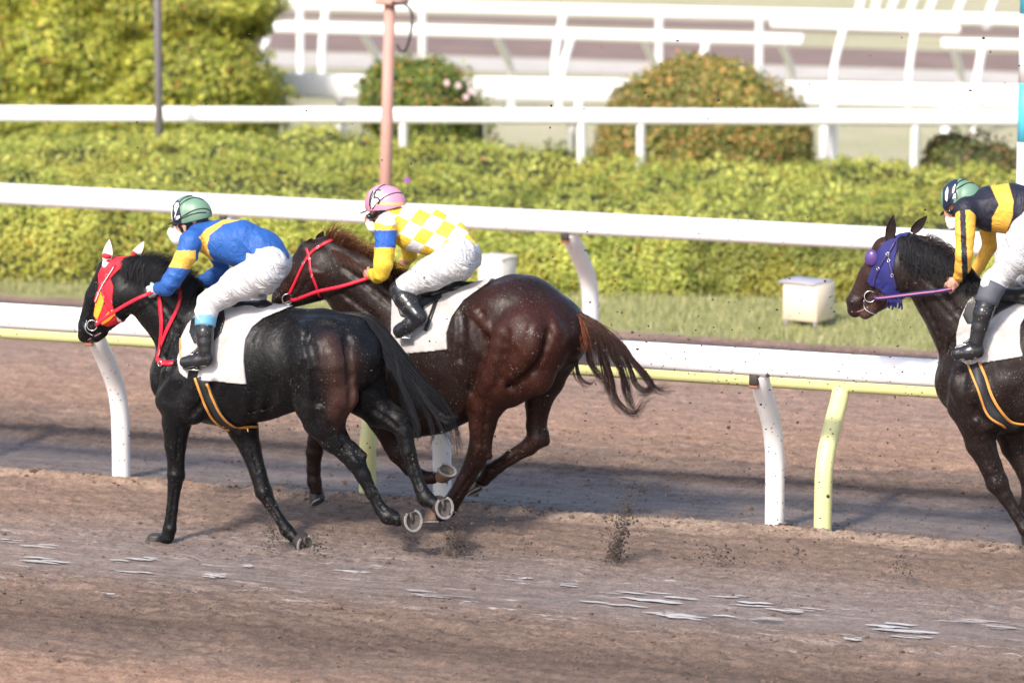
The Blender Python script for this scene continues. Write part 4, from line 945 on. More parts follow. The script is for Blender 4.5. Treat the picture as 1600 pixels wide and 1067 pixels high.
h1['detail'] = [('-', [(478, 516), (487, 550), (494, 600), (498, 650)], .035, .016), ('-', [(458, 645), (468, 610), (474, 570)], .03, .012), ('-', [(541, 530), (546, 580), (546, 630)], .03, .016),
  ('+', [(516, 530), (524, 580), (526, 625), (518, 655)], .055, .014, .04, (.040, .020, .017)), ('+', [(468, 508), (474, 520)], .03, .010, .03), ('+', [(500, 500), (530, 506)], .05, .008, .05),  # ridge takes a lighter brown too, sunlight painted into the coat
  ('-', [(336, 596), (322, 622), (300, 646)], .028, .014), ('-', [(250, 600), (268, 570), (290, 530)], .03, .013), ('+', [(306, 560), (300, 600), (288, 632)], .05, .014, .04), ('+', [(240, 590), (244, 615)], .04, .010),
  ('-', [(283, 655), (279, 690), (277, 716)], .012, .006), ('-', [(273, 764), (269, 795), (266, 818)], .009, .005), ('-', [(420, 792), (434, 812)], .008, .005), ('-', [(393, 700), (403, 735)], .012, .006),
  ('-', [(512, 660), (532, 690), (545, 706)], .016, .009), ('+', [(500, 640), (512, 668), (530, 694)], .022, .007), ('-', [(574, 752), (588, 780), (599, 797)], .009, .006), ('-', [(585, 640), (606, 655), (620, 668)], .016, .009),
  ('-', [(640, 712), (650, 742), (657, 762)], .009, .006), ('+', [(552, 716), (560, 728)], .016, .006), ('+', [(270, 741), (277, 744)], .014, .005), ('+', [(410, 768), (414, 774)], .013, .005), ('+', [(264, 826), (268, 828)], .012, .004),
  ('-', [(212, 500), (240, 530), (258, 562)], .022, .010), ('-', [(228, 450), (262, 486), (286, 520)], .026, .008), ('+', [(282, 668), (280, 700)], .004, .003, .006), ('+', [(506, 668), (524, 700), (534, 706)], .0045, .003, .006),
  ('-', [(402, 600), (398, 630), (392, 655)], .04, .004), ('-', [(424, 600), (420, 630), (414, 650)], .04, .004), ('+', [(380, 648), (420, 640), (448, 622)], .005, .003, .008), ('-', [(168, 470), (160, 490), (150, 505)], .014, .006), ('+', [(152, 450), (142, 480), (134, 500)], .010, .004)]
h2['detail'] = [('-', [(720, 488), (722, 520), (720, 560)], .035, .018), ('-', [(764, 515), (756, 560), (738, 612)], .032, .017), ('-', [(792, 520), (786, 560), (772, 604)], .03, .012), ('-', [(856, 520), (838, 565), (798, 606)], .035, .018),
  ('+', [(738, 484), (752, 500), (764, 516)], .03, .012, .03), ('+', [(838, 510), (828, 550), (800, 585)], .055, .014, .045), ('+', [(776, 520), (770, 570), (752, 610)], .05, .012, .04), ('+', [(868, 500), (872, 520)], .03, .008, .03),
  ('-', [(760, 635), (757, 670), (756, 696)], .014, .008), ('+', [(742, 640), (742, 680)], .022, .006), ('-', [(736, 742), (722, 764), (710, 780)], .009, .006), ('-', [(845, 620), (846, 655), (846, 675)], .012, .007), ('-', [(812, 710), (790, 724), (772, 734)], .009, .005),
  ('+', [(746, 700), (742, 716)], .018, .006), ('+', [(752, 625), (747, 660), (750, 690)], .0045, .003, .006), ('-', [(660, 600), (655, 640)], .04, .005), ('-', [(684, 600), (680, 640)], .04, .005), ('+', [(640, 668), (690, 662), (722, 640)], .005, .003, .008),
  ('-', [(530, 455), (565, 480), (590, 500)], .026, .010), ('-', [(540, 420), (580, 450), (610, 476)], .028, .008), ('+', [(466, 418), (454, 444), (444, 458)], .010, .004), ('-', [(480, 440), (470, 456), (458, 468)], .014, .007), ('+', [(478, 424), (500, 428)], .018, .004)]
h3['detail'] = [('-', [(1465, 560), (1484, 540), (1510, 520)], .03, .012), ('-', [(1530, 610), (1522, 640), (1540, 662)], .028, .014), ('+', [(1500, 560), (1492, 600), (1506, 640)], .05, .014, .04), ('+', [(1530, 580), (1520, 625)], .05, .010, .04),
  ('+', [(1510, 672), (1530, 690), (1549, 712), (1566, 742)], .0055, .0035, .007), ('-', [(1518, 668), (1534, 700), (1546, 728)], .014, .008), ('+', [(1526, 660), (1540, 690), (1554, 724)], .022, .007), ('-', [(1574, 780), (1588, 803), (1600, 822)], .009, .006),
  ('+', [(1552, 750), (1558, 764)], .018, .007), ('-', [(1440, 470), (1462, 510), (1472, 550)], .022, .010), ('-', [(1450, 440), (1490, 480), (1515, 515)], .026, .008), ('+', [(1486, 500), (1478, 540), (1474, 580)], .012, .004),
  ('+', [(1372, 440), (1356, 456), (1344, 468)], .010, .004), ('-', [(1386, 444), (1372, 462), (1356, 478)], .014, .007), ('-', [(1718, 516), (1727, 550), (1734, 600)], .035, .016), ('-', [(1782, 530), (1787, 580)], .03, .016)]
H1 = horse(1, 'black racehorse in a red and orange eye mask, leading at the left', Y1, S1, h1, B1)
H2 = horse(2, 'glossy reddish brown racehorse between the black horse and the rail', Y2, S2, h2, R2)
H3 = horse(3, 'dark bay racehorse in a blue mask entering at the right edge', Y3, S3, h3, B3)
# -------------------------------------------------- faces, manes, tails
def face(H, eye, nostril, mouth):
    r, bvh, y0 = H['root'], H['bvh'], H['y0']
    p, n = hit(eye[0], eye[1], bvh)
    if p is not None:
        for sgn in (1, -1):
            q = p-n*.012; q = q if sgn > 0 else np.array((q[0], 2*y0-q[1], q[2]))
            mb = MB(); V, T = blob(q, (.019, .015, .016), 2, 0); mb.add(V, T=T); mb.build('eye', M_eye, r)
    p, n = hit(nostril[0], nostril[1], bvh)
    if p is not None:
        for sgn in (1, -1):
            q = p-n*.004; q = q if sgn > 0 else np.array((q[0], 2*y0-q[1], q[2])); V, T = blob(q, (.014, .007, .018), 2, 0); mb = MB(); mb.add(V, T=T); mb.build('nostril', M_eye, r)
    p, nr = surfline(mouth, bvh, 10, -.001)
    if len(p) > 3:
        mb = MB(); V, Q = ribbon(p, nr, .007, .002); mb.add(V, Q); mb.build('mouth', M_pinkskin, r)
face(H1, (149, 442), (126, 517), [(133, 534), (145, 527), (158, 520)])
face(H2, (458, 412), (431, 467), [(430, 478), (444, 474), (458, 468)])
face(H3, (1362, 412), (1331, 473), [(1330, 487), (1342, 487), (1356, 480)])
# manes
hairs('mane', H1['root'], [[(212, 412, -.02), (198, 405, -.06), (190, 420, -.09), (196, 440, -.11)], [(232, 420, 0), (218, 404, -.03), (205, 412, -.09), (202, 438, -.11)], [(250, 424, 0), (240, 406, -.04), (224, 420, -.1), (222, 444, -.12)], [(268, 432, 0), (262, 412, -.04), (246, 426, -.11), (240, 452, -.12)], [(290, 446, 0), (286, 424, -.03), (272, 436, -.1), (262, 462, -.13)], [(318, 462, 0), (316, 444, -.03), (304, 452, -.1), (292, 474, -.14)]], Y1, 2600, 9, .0021, .022, (.010, .0095, .011), (.012, .012, .014), 51, (.5, 1.05), .012, 60, .6)
hairs('mane', H1['root'], [[(205, 410, 0), (208, 402, 0), (216, 399, 0)], [(235, 416, 0), (244, 402, -.01), (256, 401, -.01)], [(262, 428, 0), (272, 412, -.01), (284, 414, -.01)], [(290, 446, 0), (300, 430, -.01), (312, 434, -.01)]], Y1, 1100, 7, .0018, .026, (.010, .0095, .011), (.012, .012, .014), 60, (.4, 1.1), .016, 70, .8)
hairs('mane', H2['root'], [[(508, 384, 0), (508, 368, 0), (516, 354, 0), (526, 346, 0)], [(528, 392, 0), (532, 372, -.02), (545, 366, -.02), (556, 366, -.01)], [(550, 398, 0), (556, 382, -.03), (566, 380, -.04), (578, 384, -.02)], [(575, 412, 0), (580, 396, -.04), (592, 396, -.05), (602, 402, -.04)], [(600, 432, 0), (606, 412, -.05), (618, 412, -.05), (630, 420, -.03)], [(628, 452, 0), (632, 434, -.05), (642, 434, -.05), (652, 440, -.03)]], Y2, 1300, 8, .0019, .024, (.03, .012, .009), (.14, .05, .025), 52, (.3, 1), .006, 60)
hairs('mane', H2['root'], [[(515, 385, -.02), (520, 395, -.07), (530, 412, -.1)], [(545, 398, -.02), (550, 408, -.08), (560, 428, -.11)], [(580, 414, -.02), (586, 424, -.08), (598, 444, -.12)], [(620, 445, -.02), (622, 452, -.08), (626, 466, -.12)]], Y2, 900, 7, .0021, .012, (.03, .011, .009), (.05, .02, .013), 53, (.5, 1), .004)
hairs('mane', H3['root'], [[(1412, 366, -.01), (1405, 376, -.07), (1408, 402, -.1), (1414, 420, -.11)], [(1432, 368, 0), (1428, 378, -.07), (1428, 404, -.11), (1434, 428, -.12)], [(1455, 380, 0), (1450, 386, -.07), (1452, 412, -.12), (1458, 430, -.13)], [(1475, 396, 0), (1472, 398, -.07), (1474, 420, -.12), (1484, 438, -.13)], [(1500, 420, 0), (1500, 414, -.07), (1500, 432, -.13), (1508, 452, -.14)], [(1535, 450, 0), (1535, 442, -.06), (1532, 456, -.12), (1536, 470, -.14)]], Y3, 2400, 10, .0023, .017, (.010, .010, .012), (.014, .014, .017), 54, (.5, 1.1), .020, 60, .5)
hairs('mane', H3['root'], [[(1440, 372, 0), (1452, 366, 0), (1464, 372, 0)], [(1465, 388, 0), (1478, 382, 0), (1488, 392, 0), (1487, 400, 0)], [(1490, 410, 0), (1498, 400, 0), (1506, 408, 0)]], Y3, 260, 8, .002, .012, (.012, .012, .013), (.02, .018, .018), 55, (.4, 1), .026, 20, .5)
# tails
def locks(root, y0, dock, ends, n, r, sp, c0, c1, seed, curl):
    for k, e in enumerate(ends):
        g = [tuple(q) if len(q) > 2 else (q[0], q[1], .0) for q in dock+e]
        g2 = [(u+3, v+4, o+.01) for u, v, o in g]
        hairs('tail_lock', root, [g, g2], y0, n, 22, r, sp, c0, c1, seed+k, (.55, 1.05), curl, 7, .55)
T1 = hairs('tail', H1['root'], [[(516, 491, .0), (560, 498, .02), (600, 532, .06), (640, 590, .1), (672, 626, .12)], [(530, 489, 0), (580, 496, .03), (620, 540, .07), (662, 598, .12), (694, 634, .15)], [(530, 494, -.02), (570, 512, 0), (604, 560, .02), (632, 612, .04), (650, 640, .06)]], Y1, 2600, 16, .0018, .024, (.009, .010, .013), (.012, .013, .017), 56, (.35, 1), .010, 60, .45)
locks(T1, Y1, [(528, 491), (575, 500, .02), (612, 538, .05)], [[(650, 590, .08), (688, 628, .1), (706, 662, .12), (709, 700, .12)], [(640, 596, .05), (664, 640, .07), (674, 672, .08), (668, 694, .08)], [(658, 590, .1), (700, 636, .12), (714, 672, .13), (716, 704, .13)], [(622, 590, .02), (640, 634, .03), (652, 664, .04), (650, 684, .04)], [(648, 602, .06), (678, 640, .08), (700, 652, .1), (712, 648, .1)], [(636, 588, .06), (672, 632, .08), (690, 668, .1), (702, 690, .1)]], 130, .0017, .011, (.009, .010, .013), (.012, .012, .015), 560, .012)
T2 = hairs('tail', H2['root'], [[(864, 476, 0), (896, 496, -.01), (916, 528, -.02), (922, 556, -.02)], [(870, 476, 0), (908, 494, 0), (940, 524, 0), (958, 560, 0)], [(874, 480, 0), (918, 500, .02), (958, 530, .02), (980, 560, .02)]], Y2, 2000, 14, .0019, .024, (.085, .028, .015), (.012, .009, .009), 57, (.4, 1.15), .014, 60, .7)
locks(T2, Y2, [(868, 477), (905, 497), (928, 514)], [[(968, 532), (989, 562), (1011, 592), (1030, 608), (1044, 606)], [(959, 530), (981, 567), (994, 600), (1015, 609), (1037, 602)], [(936, 528), (946, 562), (955, 592), (959, 618), (977, 641), (992, 644), (1003, 626), (1014, 620)], [(932, 536), (942, 575), (950, 605), (962, 630), (972, 640)], [(920, 535), (920, 562), (933, 584), (946, 601), (940, 610)], [(902, 540), (898, 572), (906, 592), (920, 598), (930, 592)], [(958, 545), (976, 590), (982, 620), (992, 648)], [(966, 540), (1004, 580), (1018, 600), (1006, 612), (996, 606)], [(948, 540), (968, 580), (972, 612), (984, 634)]], 150, .0016, .013, (.050, .018, .012), (.010, .008, .009), 570, .010)
hairs('tail', H2['root'], [[(868, 476, -.04), (872, 500, -.07), (878, 520, -.08), (882, 545, -.08)], [(874, 474, -.04), (888, 492, -.06), (896, 520, -.07), (902, 548, -.07)], [(880, 476, -.03), (905, 494, -.04), (918, 520, -.05), (926, 552, -.05)]], Y2, 1000, 9, .0023, .010, (.16, .048, .022), (.10, .034, .018), 58, (.5, 1), .003, 22)
hairs('tail', H3['root'], [sh(g, 1240, 2) for g in [[(530, 491, .0), (570, 498, .02), (605, 532, .06), (640, 590, .1), (680, 630, .12)], [(530, 494, -.02), (570, 512, 0), (604, 560, .02), (632, 612, .04), (655, 655, .06)]]], Y3, 900, 12, .0026, .025, (.012, .012, .013), (.012, .012, .014), 59, (.55, 1), .004, 30)
# ears
for H, L_ in ((H2, [((497, 382), (505, 361), .07, .075, D2), ((484, 384), (488, 372), .06, -.05, D2)]), (H3, [((1389, 378), (1396, 336), .072, -.055, B3), ((1425, 364), (1449, 337), .062, .06, B3)])):
    for b_, t_, w_, oy, c_ in L_:
        V, Q = ear(H['root'], b_, t_, w_, M_coat, H['y0']+oy, .045); mesh_np('ear', V, np.array(Q), M_coat, H['root'], True, colors=np.tile(np.array(c_)*1.1, (len(V), 1)))
# -------------------------------------------------- saddle cloths
def headpr(H, idx): return [p for p in H['prims'] if p.op == '+']
def saddle_cloth(H, label, poly, trim=None):
    f = pxclip(poly, H['y0']-.22, H['s']); prs = [p for p in H['prims'] if p.ra > .07 or p.rb > .07 or p.op == '-']
    def post(D, X, Y, Z):
        w = .006*noise3(X*6, Y*6, Z*4, 71)
        d = np.maximum(D-.016-w, -(D+.020)); return np.maximum(d, np.broadcast_to(f(X[:, :, 0], Z[0]) [:, None, :], d.shape))
    o, V, F = sculpt('saddle_cloth', prs, .0085, M_scloth, None, post=post); tag(o, label, 'saddle cloth', 'white saddle cloths')
    return o, bvh_of(V, F)
PC1 = [(300, 490), (287, 508), (280, 532), (281, 560), (289, 580), (300, 590), (314, 591), (391, 598), (387, 560), (386, 530), (392, 512), (404, 500), (440, 484), (440, 440), (300, 440)]
PC2 = [(603, 470), (606, 510), (613, 538), (624, 552), (706, 543), (703, 519), (708, 495), (722, 470), (750, 447), (750, 410), (603, 410)]
PC3 = [(1524, 455), (1506, 474), (1494, 502), (1488, 530), (1492, 562), (1514, 569), (1602, 555), (1596, 540), (1592, 510), (1602, 485), (1650, 470), (1650, 430), (1524, 430)]
C1, cb1 = saddle_cloth(H1, 'white saddle cloth on the black leading horse', PC1)
C2, cb2 = saddle_cloth(H2, 'white saddle cloth with one black bar on the reddish brown horse', PC2)
C3, cb3 = saddle_cloth(H3, 'dusty white saddle cloth on the dark bay horse at the right edge', PC3)
mb = MB(); p, nr = surfline([(684, 464), (674, 492), (665, 517)], cb2, 14, .003); V, Q = ribbon(p, nr, [.032]*14 if len(p) == 14 else .032, .002); mb.add(V, Q); mb.build('number_bar', M_leather, C2)
mb = MB(); p, nr = surfline([(298, 494), (285, 512), (282, 535), (283, 558), (291, 579)], cb1, 22, .003); V, Q = ribbon(p, nr, .012, .003); mb.add(V, Q); mb.build('edge_trim', M_orangetrim, C1)
def patch(parent, poly, bvh, mat, name, lift=.003, step=2.0, mirror=None):
    """thin cloth panel laid on a surface inside a photo outline"""
    poly = np.array(poly, float); lo, hi = poly.min(0), poly.max(0); us = np.arange(lo[0], hi[0]+step, step); vs = np.arange(lo[1], hi[1]+step, step)
    U, W = np.meshgrid(us, vs, indexing='ij'); D = polysdf(poly, U, W); idx = -np.ones(U.shape, int); V = []
    for i in range(len(us)):
        for j in range(len(vs)):
            if D[i, j] < step*.75:
                u, v = U[i, j], W[i, j]
                if D[i, j] > 0:
                    g = np.array((polysdf(poly, np.array(u+.5), np.array(v))-D[i, j], polysdf(poly, np.array(u), np.array(v+.5))-D[i, j]))*2; g /= np.linalg.norm(g)+1e-9; u -= g[0]*D[i, j]; v -= g[1]*D[i, j]
                p, n = hit(u, v, bvh)
                if p is not None: idx[i, j] = len(V); V.append(p+n*lift)
    Q = [(idx[i, j], idx[i, j+1], idx[i+1, j+1], idx[i+1, j]) for i in range(len(us)-1) for j in range(len(vs)-1) if min(idx[i, j], idx[i, j+1], idx[i+1, j+1], idx[i+1, j]) >= 0]
    if not Q: return None
    o = mesh_np(name, np.array(V), np.array(Q), mat, parent); return o
# -------------------------------------------------- saddles with girths and stirrups
def saddle(H, cb, label, seat, flap, girth, stir, leather_top):
    y0, s = H['y0'], H['s']
    root = empty('saddle', P(seat[1][0], seat[1][1], y0), label, 'saddle', 'small black racing saddles')
    pr = chainprims(seat, y0, s, .03, lat=1.5); sculpt('seat', pr, .008, M_leather, root)
    for mir in (False, True):
        o = patch(root, flap, cb, M_leather, 'flap', .006, 2.0)
        if o is None: continue
        if mir:
            me = o.data; n = len(me.vertices); co = np.zeros(n*3, np.float32); me.vertices.foreach_get('co', co); co = co.reshape(-1, 3); yy = ORG[root.name][1]; co[:, 1] = 2*(y0-yy)-co[:, 1]; me.vertices.foreach_set('co', co.ravel())
        md = o.modifiers.new('thickness', 'SOLIDIFY'); md.thickness = .008; md.offset = 0
    # girth on the near side, mirrored under the belly
    for pts, w, mt, nm in girth:
        p, nr = surfline(pts, H['bvh'], 30, .011 if nm == 'girth_edge' else .004)
        mb = MB(); V, Q = ribbon(p, nr, w, .006); mb.add(V, Q); mb.build(nm, mt, root); twin(nm, V, Q, mt, root, y0)
    for sgn, (foot, top) in zip((1, -1), ((stir, leather_top), (None, None))):
        if foot is None: break
        a = P(top[0], top[1], y0-.27); c = P(foot[0], foot[1], y0-.335)
        for mir in (1, -1):
            A = a.copy(); Cc = c.copy()
            if mir < 0: A[1] = 2*y0-A[1]; Cc[1] = 2*y0-Cc[1]
            mb = MB(); V, Q = ribbon(smoothline([A, (A+Cc)/2+np.array((0, -.01*mir, 0)), Cc+np.array((0, 0, .10))], 12), (0, -mir, 0), .022, .004); mb.add(V, Q); mb.build('stirrup_leather', M_leather, root)
            th = np.linspace(-2.3, 2.3, 18)+math.pi/2; pts = Cc+np.array((0, 0, .045))+np.stack((np.cos(th)*.058, np.sin(th)*.0, np.sin(th)*.055), 1)
            mb = MB(); V, Q, T = sweep(pts, .0055, 8, up=(0, 1, 0)); mb.add(V, Q, T)
            V, Q, T = box_vf(Cc+np.array((0, 0, .0)), (.11, .045, .012), 0, .004); mb.add(V, Q, T); mb.build('stirrup_iron', M_steel, root)
    return root
saddle(H1, cb1, 'black racing saddle under the rider in blue and yellow', [(340, 482, 0, 13), (375, 480, 0, 11), (412, 480, 0, 10), (438, 484, 0, 6)], [(318, 487), (300, 500), (297, 520), (304, 536), (330, 540), (346, 520), (352, 500), (350, 484)],
       [([(313, 588), (336, 638), (352, 660), (378, 671)], .075, M_girth, 'girth'), ([(305, 590), (322, 636), (340, 660), (360, 671)], .016, M_orangetrim, 'girth_edge'), ([(323, 598), (343, 642), (366, 664), (400, 667)], .016, M_orangetrim, 'girth_edge')], (300, 577), (326, 505))
saddle(H2, cb2, 'black racing saddle under the rider in yellow and white checks', [(640, 470, 0, 12), (680, 458, 0, 11), (715, 449, 0, 9), (748, 445, 0, 5)], [(628, 468), (622, 482), (626, 494), (642, 500), (668, 480), (690, 466), (690, 458), (650, 462)],
       [([(634, 552), (630, 600), (638, 650), (650, 682)], .07, M_girth, 'girth')], (630, 527), (648, 480))
saddle(H3, cb3, 'black racing saddle under the rider in black and yellow', [(1565, 462, 0, 13), (1600, 462, 0, 11), (1640, 458, 0, 10), (1670, 462, 0, 6)], [(1536, 462), (1512, 474), (1505, 492), (1512, 505), (1540, 505), (1562, 488), (1590, 474), (1590, 464)],
       [([(1522, 570), (1540, 625), (1556, 652), (1590, 668)], .075, M_girth, 'girth'), ([(1514, 569), (1532, 620), (1546, 650), (1570, 666)], .014, M_orangetrim, 'girth_edge'), ([(1531, 567), (1550, 618), (1576, 655), (1612, 662)], .018, M_orangetrim, 'girth_edge')], (1505, 562), (1535, 490))
# -------------------------------------------------- hoods, bridles, reins
def hood(H, name, label, poly, mat, inflate=.010, holes=(), earcaps=()):
    f = pxclip(poly, H['y0']-.08, H['s']); hp = [pxclip(h, H['y0']-.08, H['s']) for h in holes]
    prs = [p for p in H['prims'] if max(p.ra, p.rb) < .30 and np.all(p.bbox(0)[0][0] < P(*poly[0], H['y0'])[0]+.5)]
    def post(D, X, Y, Z):
        d = np.maximum(D-inflate-.002*noise3(X*25, Y*25, Z*25, 3), -(D+.012)); m = f(X[:, :, 0], Z[0])
        for h in hp: m = np.maximum(m, -h(X[:, :, 0], Z[0]))
        return np.maximum(d, np.broadcast_to(m[:, None, :], d.shape))
    o, V, F = sculpt(name, prs, .0062, mat, None, post=post); tag(o, label, 'mask'); return o, bvh_of(V, F)
PH1 = [(160, 412), (170, 403), (184, 400), (200, 404), (196, 414), (182, 425), (172, 436), (180, 448), (178, 475), (180, 492), (186, 506), (166, 512), (150, 505), (143, 492), (148, 470), (153, 448), (151, 430)]
HD1, hb1 = hood(H1, 'eye_mask', 'red cloth eye mask with orange panels and white ear covers on the black horse', PH1, M_redcloth)
patch(HD1, [(158, 455), (163, 470), (158, 486), (152, 500), (147, 494), (149, 475)], hb1, M_orange, 'orange_panel')
patch(HD1, [(157, 502), (170, 486), (184, 480), (184, 488), (172, 500), (160, 508)], hb1, M_orange, 'orange_panel')
mb = MB(); strap(mb, [(146, 497), (153, 504), (163, 511), (174, 513), (186, 508)], hb1, .012, 16, .003, .003); mb.build('white_binding', M_whitecloth, HD1)
patch(HD1, [(174, 469), (181, 469), (184, 490), (190, 503), (184, 502), (178, 488)], hb1, M_whitecloth, 'white_binding')
for b_, t_, w_, oy in (((166, 411), (171, 374), .072, -.05), ((206, 408), (225, 377), .066, .06)):
    V, Q = ear(None, b_, t_, w_, None, Y1+oy, .05); e = mesh_np('ear_cover', V, np.array(Q), M_whitecloth, HD1, True)
    B_, T_ = P(*b_, Y1+oy), P(*t_, Y1+oy); c = B_+(T_-B_)*.30; d = unit(T_-B_)
    mb = MB(); V, Q, T = sweep([c-d*.012, c+d*.012], .0355, 14, up=(0, 1, 0), flat=.85); mb.add(V, Q, T); mb.build('red_band', M_redcloth, e)
    mb = MB(); V, Q, T = sweep([B_-d*.04, B_+d*.01], .026, 14, up=(0, 1, 0)); mb.add(V, Q, T); mb.build('ear_base', M_whitecloth, e)
PH3 = [(1382, 378), (1394, 372), (1412, 358), (1422, 362), (1412, 372), (1404, 384), (1400, 400), (1398, 425), (1402, 452), (1410, 462), (1396, 466), (1384, 462), (1372, 452), (1358, 448), (1354, 440), (1362, 415), (1370, 392)]
HD3, hb3 = hood(H3, 'eye_mask', 'blue mesh eye mask with a purple cup over the eye on the dark bay horse', PH3, M_blue)
for sgn in (-1, 1):
    c = P(1362, 403, Y3-.07); c = c if sgn < 0 else np.array((c[0], 2*Y3-c[1], c[2])); mb = MB(); V, T = blob(c, (.046, .03, .055), 3, 0); mb.add(V, T=T); mb.build('eye_cup', M_purplecup, HD3)
mb = MB()
for k in range(9):
    u = 1388+k*2.6; p = P(u, 466+(k % 3), Y3-.06); q = P(u-4+(k % 4)*2.5, 480+(k*7 % 5), Y3-.07); V, Q = ribbon(smoothline([p, (p+q)/2+np.array((.004, 0, 0)), q], 6), (0, -1, 0), .011, .003); mb.add(V, Q)
mb.build('fringe', M_blue, HD3)
def bridle(H, hb, label, mat, straps, ringpos, rein, rw, ring_r=.035, stripe=None, extra=None):
    y0 = H['y0']; bv = hb or H['bvh']
    root = empty('bridle', P(ringpos[0], ringpos[1], y0), label, 'bridle')
    for nm, pts, w in straps:
        mb = MB(); r_ = strap(mb, pts, bv, w, 22, .004, .004)
        if r_ is not None: mb.build(nm, mat, root); twin(nm, r_[0], r_[1], mat, root, y0)
    c, n = hit(ringpos[0], ringpos[1], H['bvh'], P(ringpos[0], ringpos[1], y0-.06)); c = c+np.array((0, -.012, 0))
    for sg in (1, -1):
        cc = c if sg > 0 else np.array((c[0], 2*y0-c[1], c[2])); mb = MB(); V, Q, T = ring_vf(cc, (.25, -1*sg, .1), ring_r, .0032); mb.add(V, Q, T); mb.build('bit_ring', M_steel, root)
    pts = [c+np.array((ring_r*.8, -.004, 0))]+[P(u, v, y0+o) for u, v, o in rein]
    L_ = smoothline(pts, 34); mb = MB(); V, Q = ribbon(L_, np.array((.1, -1, .25)), rw, .004); mb.add(V, Q); r_ = mb.build('rein', mat, root)
    if stripe:
        mb = MB(); V, Q = ribbon(L_+np.array((0, -.004, .001)), np.array((.1, -1, .25)), rw*.28, .0015); mb.add(V, Q); mb.build('stripe', stripe, r_)
    mb = MB(); pts2 = [np.array((q[0], 2*y0-q[1], q[2])) for q in pts]; V, Q = ribbon(smoothline(pts2, 24), (0, 1, .2), rw, .004); mb.add(V, Q); mb.build('rein', mat, root)
    for nm, pts, w in straps:
        for q in (.3, .62):
            P_ = smoothline(np.array(pts, float), 20)[int(q*19)]; p, n = hit(P_[0], P_[1], bv)
            if p is None: continue
            mb = MB(); V, Q, T = ring_vf(p+n*.009, n, w*.55, .0018, 8); mb.add(V, Q, T); mb.build('buckle', M_steel, root)
    return root
b1_ = bridle(H1, hb1, 'red bridle and reins on the black horse', M_red, [('cheek_strap', [(180, 414), (168, 430), (156, 452), (148, 474), (140, 494)], .021), ('cheek_strap', [(170, 432), (160, 446), (166, 470), (174, 490)], .014), ('noseband', [(141, 478), (134, 489), (130, 497)], .019), ('throat_strap', [(150, 510), (158, 520), (172, 523)], .014)], (145, 508), [(160, 500, -.12), (190, 480, -.15), (216, 466, -.17), (230, 460, -.16), (240, 455, -.16)], .023)
mb = MB(); p, nr = surfline([(178, 418), (164, 440), (152, 464), (145, 486)], hb1, 20, .0085); V, Q = ribbon(p, nr, .005, .001); mb.add(V, Q); mb.build('white_stitching', M_whitecloth, b1_)
b2_ = bridle(H2, None, 'red bridle and reins on the reddish brown horse', M_red, [('cheek_strap', [(520, 375), (503, 383), (486, 395), (474, 414), (462, 440), (452, 460)], .020), ('cheek_strap', [(479, 388), (484, 404), (486, 424), (494, 446), (500, 464)], .017)], (450, 467), [(463, 468, -.11), (495, 456, -.13), (535, 447, -.14), (574, 435, -.12)], .023)
b3_ = bridle(H3, hb3, 'dark purple bridle and pink striped reins on the dark bay horse', M_purplestrap, [('cheek_strap', [(1398, 378), (1388, 396), (1376, 414), (1368, 432), (1364, 448)], .020), ('cheek_strap', [(1388, 392), (1390, 412), (1396, 436), (1400, 452)], .018)], (1360, 463), [(1372, 466, -.11), (1400, 463, -.14), (1440, 458, -.15), (1466, 455, -.16), (1487, 451, -.165)], .028, .036, stripe=M_pinkstrap)
def curb(root, H, pts):
    mb = MB(); p, nr = surfline(pts, H['bvh'], 18, .008); V, Q, T = sweep(p, .0035, 8); mb.add(V, Q, T); mb.build('bit_shank', M_steel, root)
curb(b1_, H1, [(136, 500), (134, 515), (146, 524)]); curb(b3_, H3, [(1350, 468), (1352, 482), (1364, 489), (1378, 488)])
# red neck strap hanging on the first horse
def martingale():
    root = empty('neck_strap', P(255, 560, Y1), 'red neck strap looped down the chest of the black horse', 'strap')
    mb = MB(); strap(mb, [(280, 446), (283, 462), (277, 485), (262, 515), (253, 540)], H1['bvh'], .026, 30, .008, .004); mb.build('strap_back', M_red, root)
    mb = MB(); strap(mb, [(249, 462), (252, 490), (253, 515), (250, 545), (247, 560)], H1['bvh'], .028, 26, .006, .004); mb.build('strap_front', M_red, root)
    mb = MB(); strap(mb, [(246, 560), (254, 567), (264, 568), (272, 567)], H1['bvh'], .034, 14, .008, .005); mb.build('strap_loop', M_red, root)
    p, n = hit(252, 568, H1['bvh']); mb = MB(); V, Q, T = ring_vf(p+n*.016, n, .016, .003, 12); mb.add(V, Q, T); mb.build('buckle', M_steel, root)
martingale()
# ================================================================== RIDERS
M_skin = simple('skin', (.50, .26, .19), .5, .12, 20, 150, .1, .002); M_silk = simple('racing_silk', None, .55, .06, 8, 90, .12, .003, vcol=True, spec=.3, dirt=.1, dirtcol=(.25, .18, .13))
M_breech = simple('white_breeches', (.54, .54, .56), .65, .04, 6, 60, .18, .004, dirt=.16, dirtcol=(.32, .24, .19)); M_boot = simple('black_boot', (.016, .017, .021), .24, .25, 20, 70, .25, .004, dirt=.26, dirtcol=(.2, .16, .13))
M_shell = simple('helmet_cover', None, .42, .05, 14, 120, .12, .002, vcol=True); M_elastic = simple('black_elastic', (.008, .011, .016), .5, .1); M_mask = simple('white_mask', (.72, .68, .68), .7, .06, 20, 60, .2)
M_glove = simple('grey_glove', (.40, .48, .56), .7, .12, 30, 120, .2); M_bluecuff = simple('light_blue_cuff', (.12, .33, .52), .6, .1); M_greycuff = simple('grey_half_chap', (.075, .08, .10), .7, .1, 30, 100, .2)
M_lens = simple('goggle_lens', (.02, .025, .03), .08, 0, bst=0)
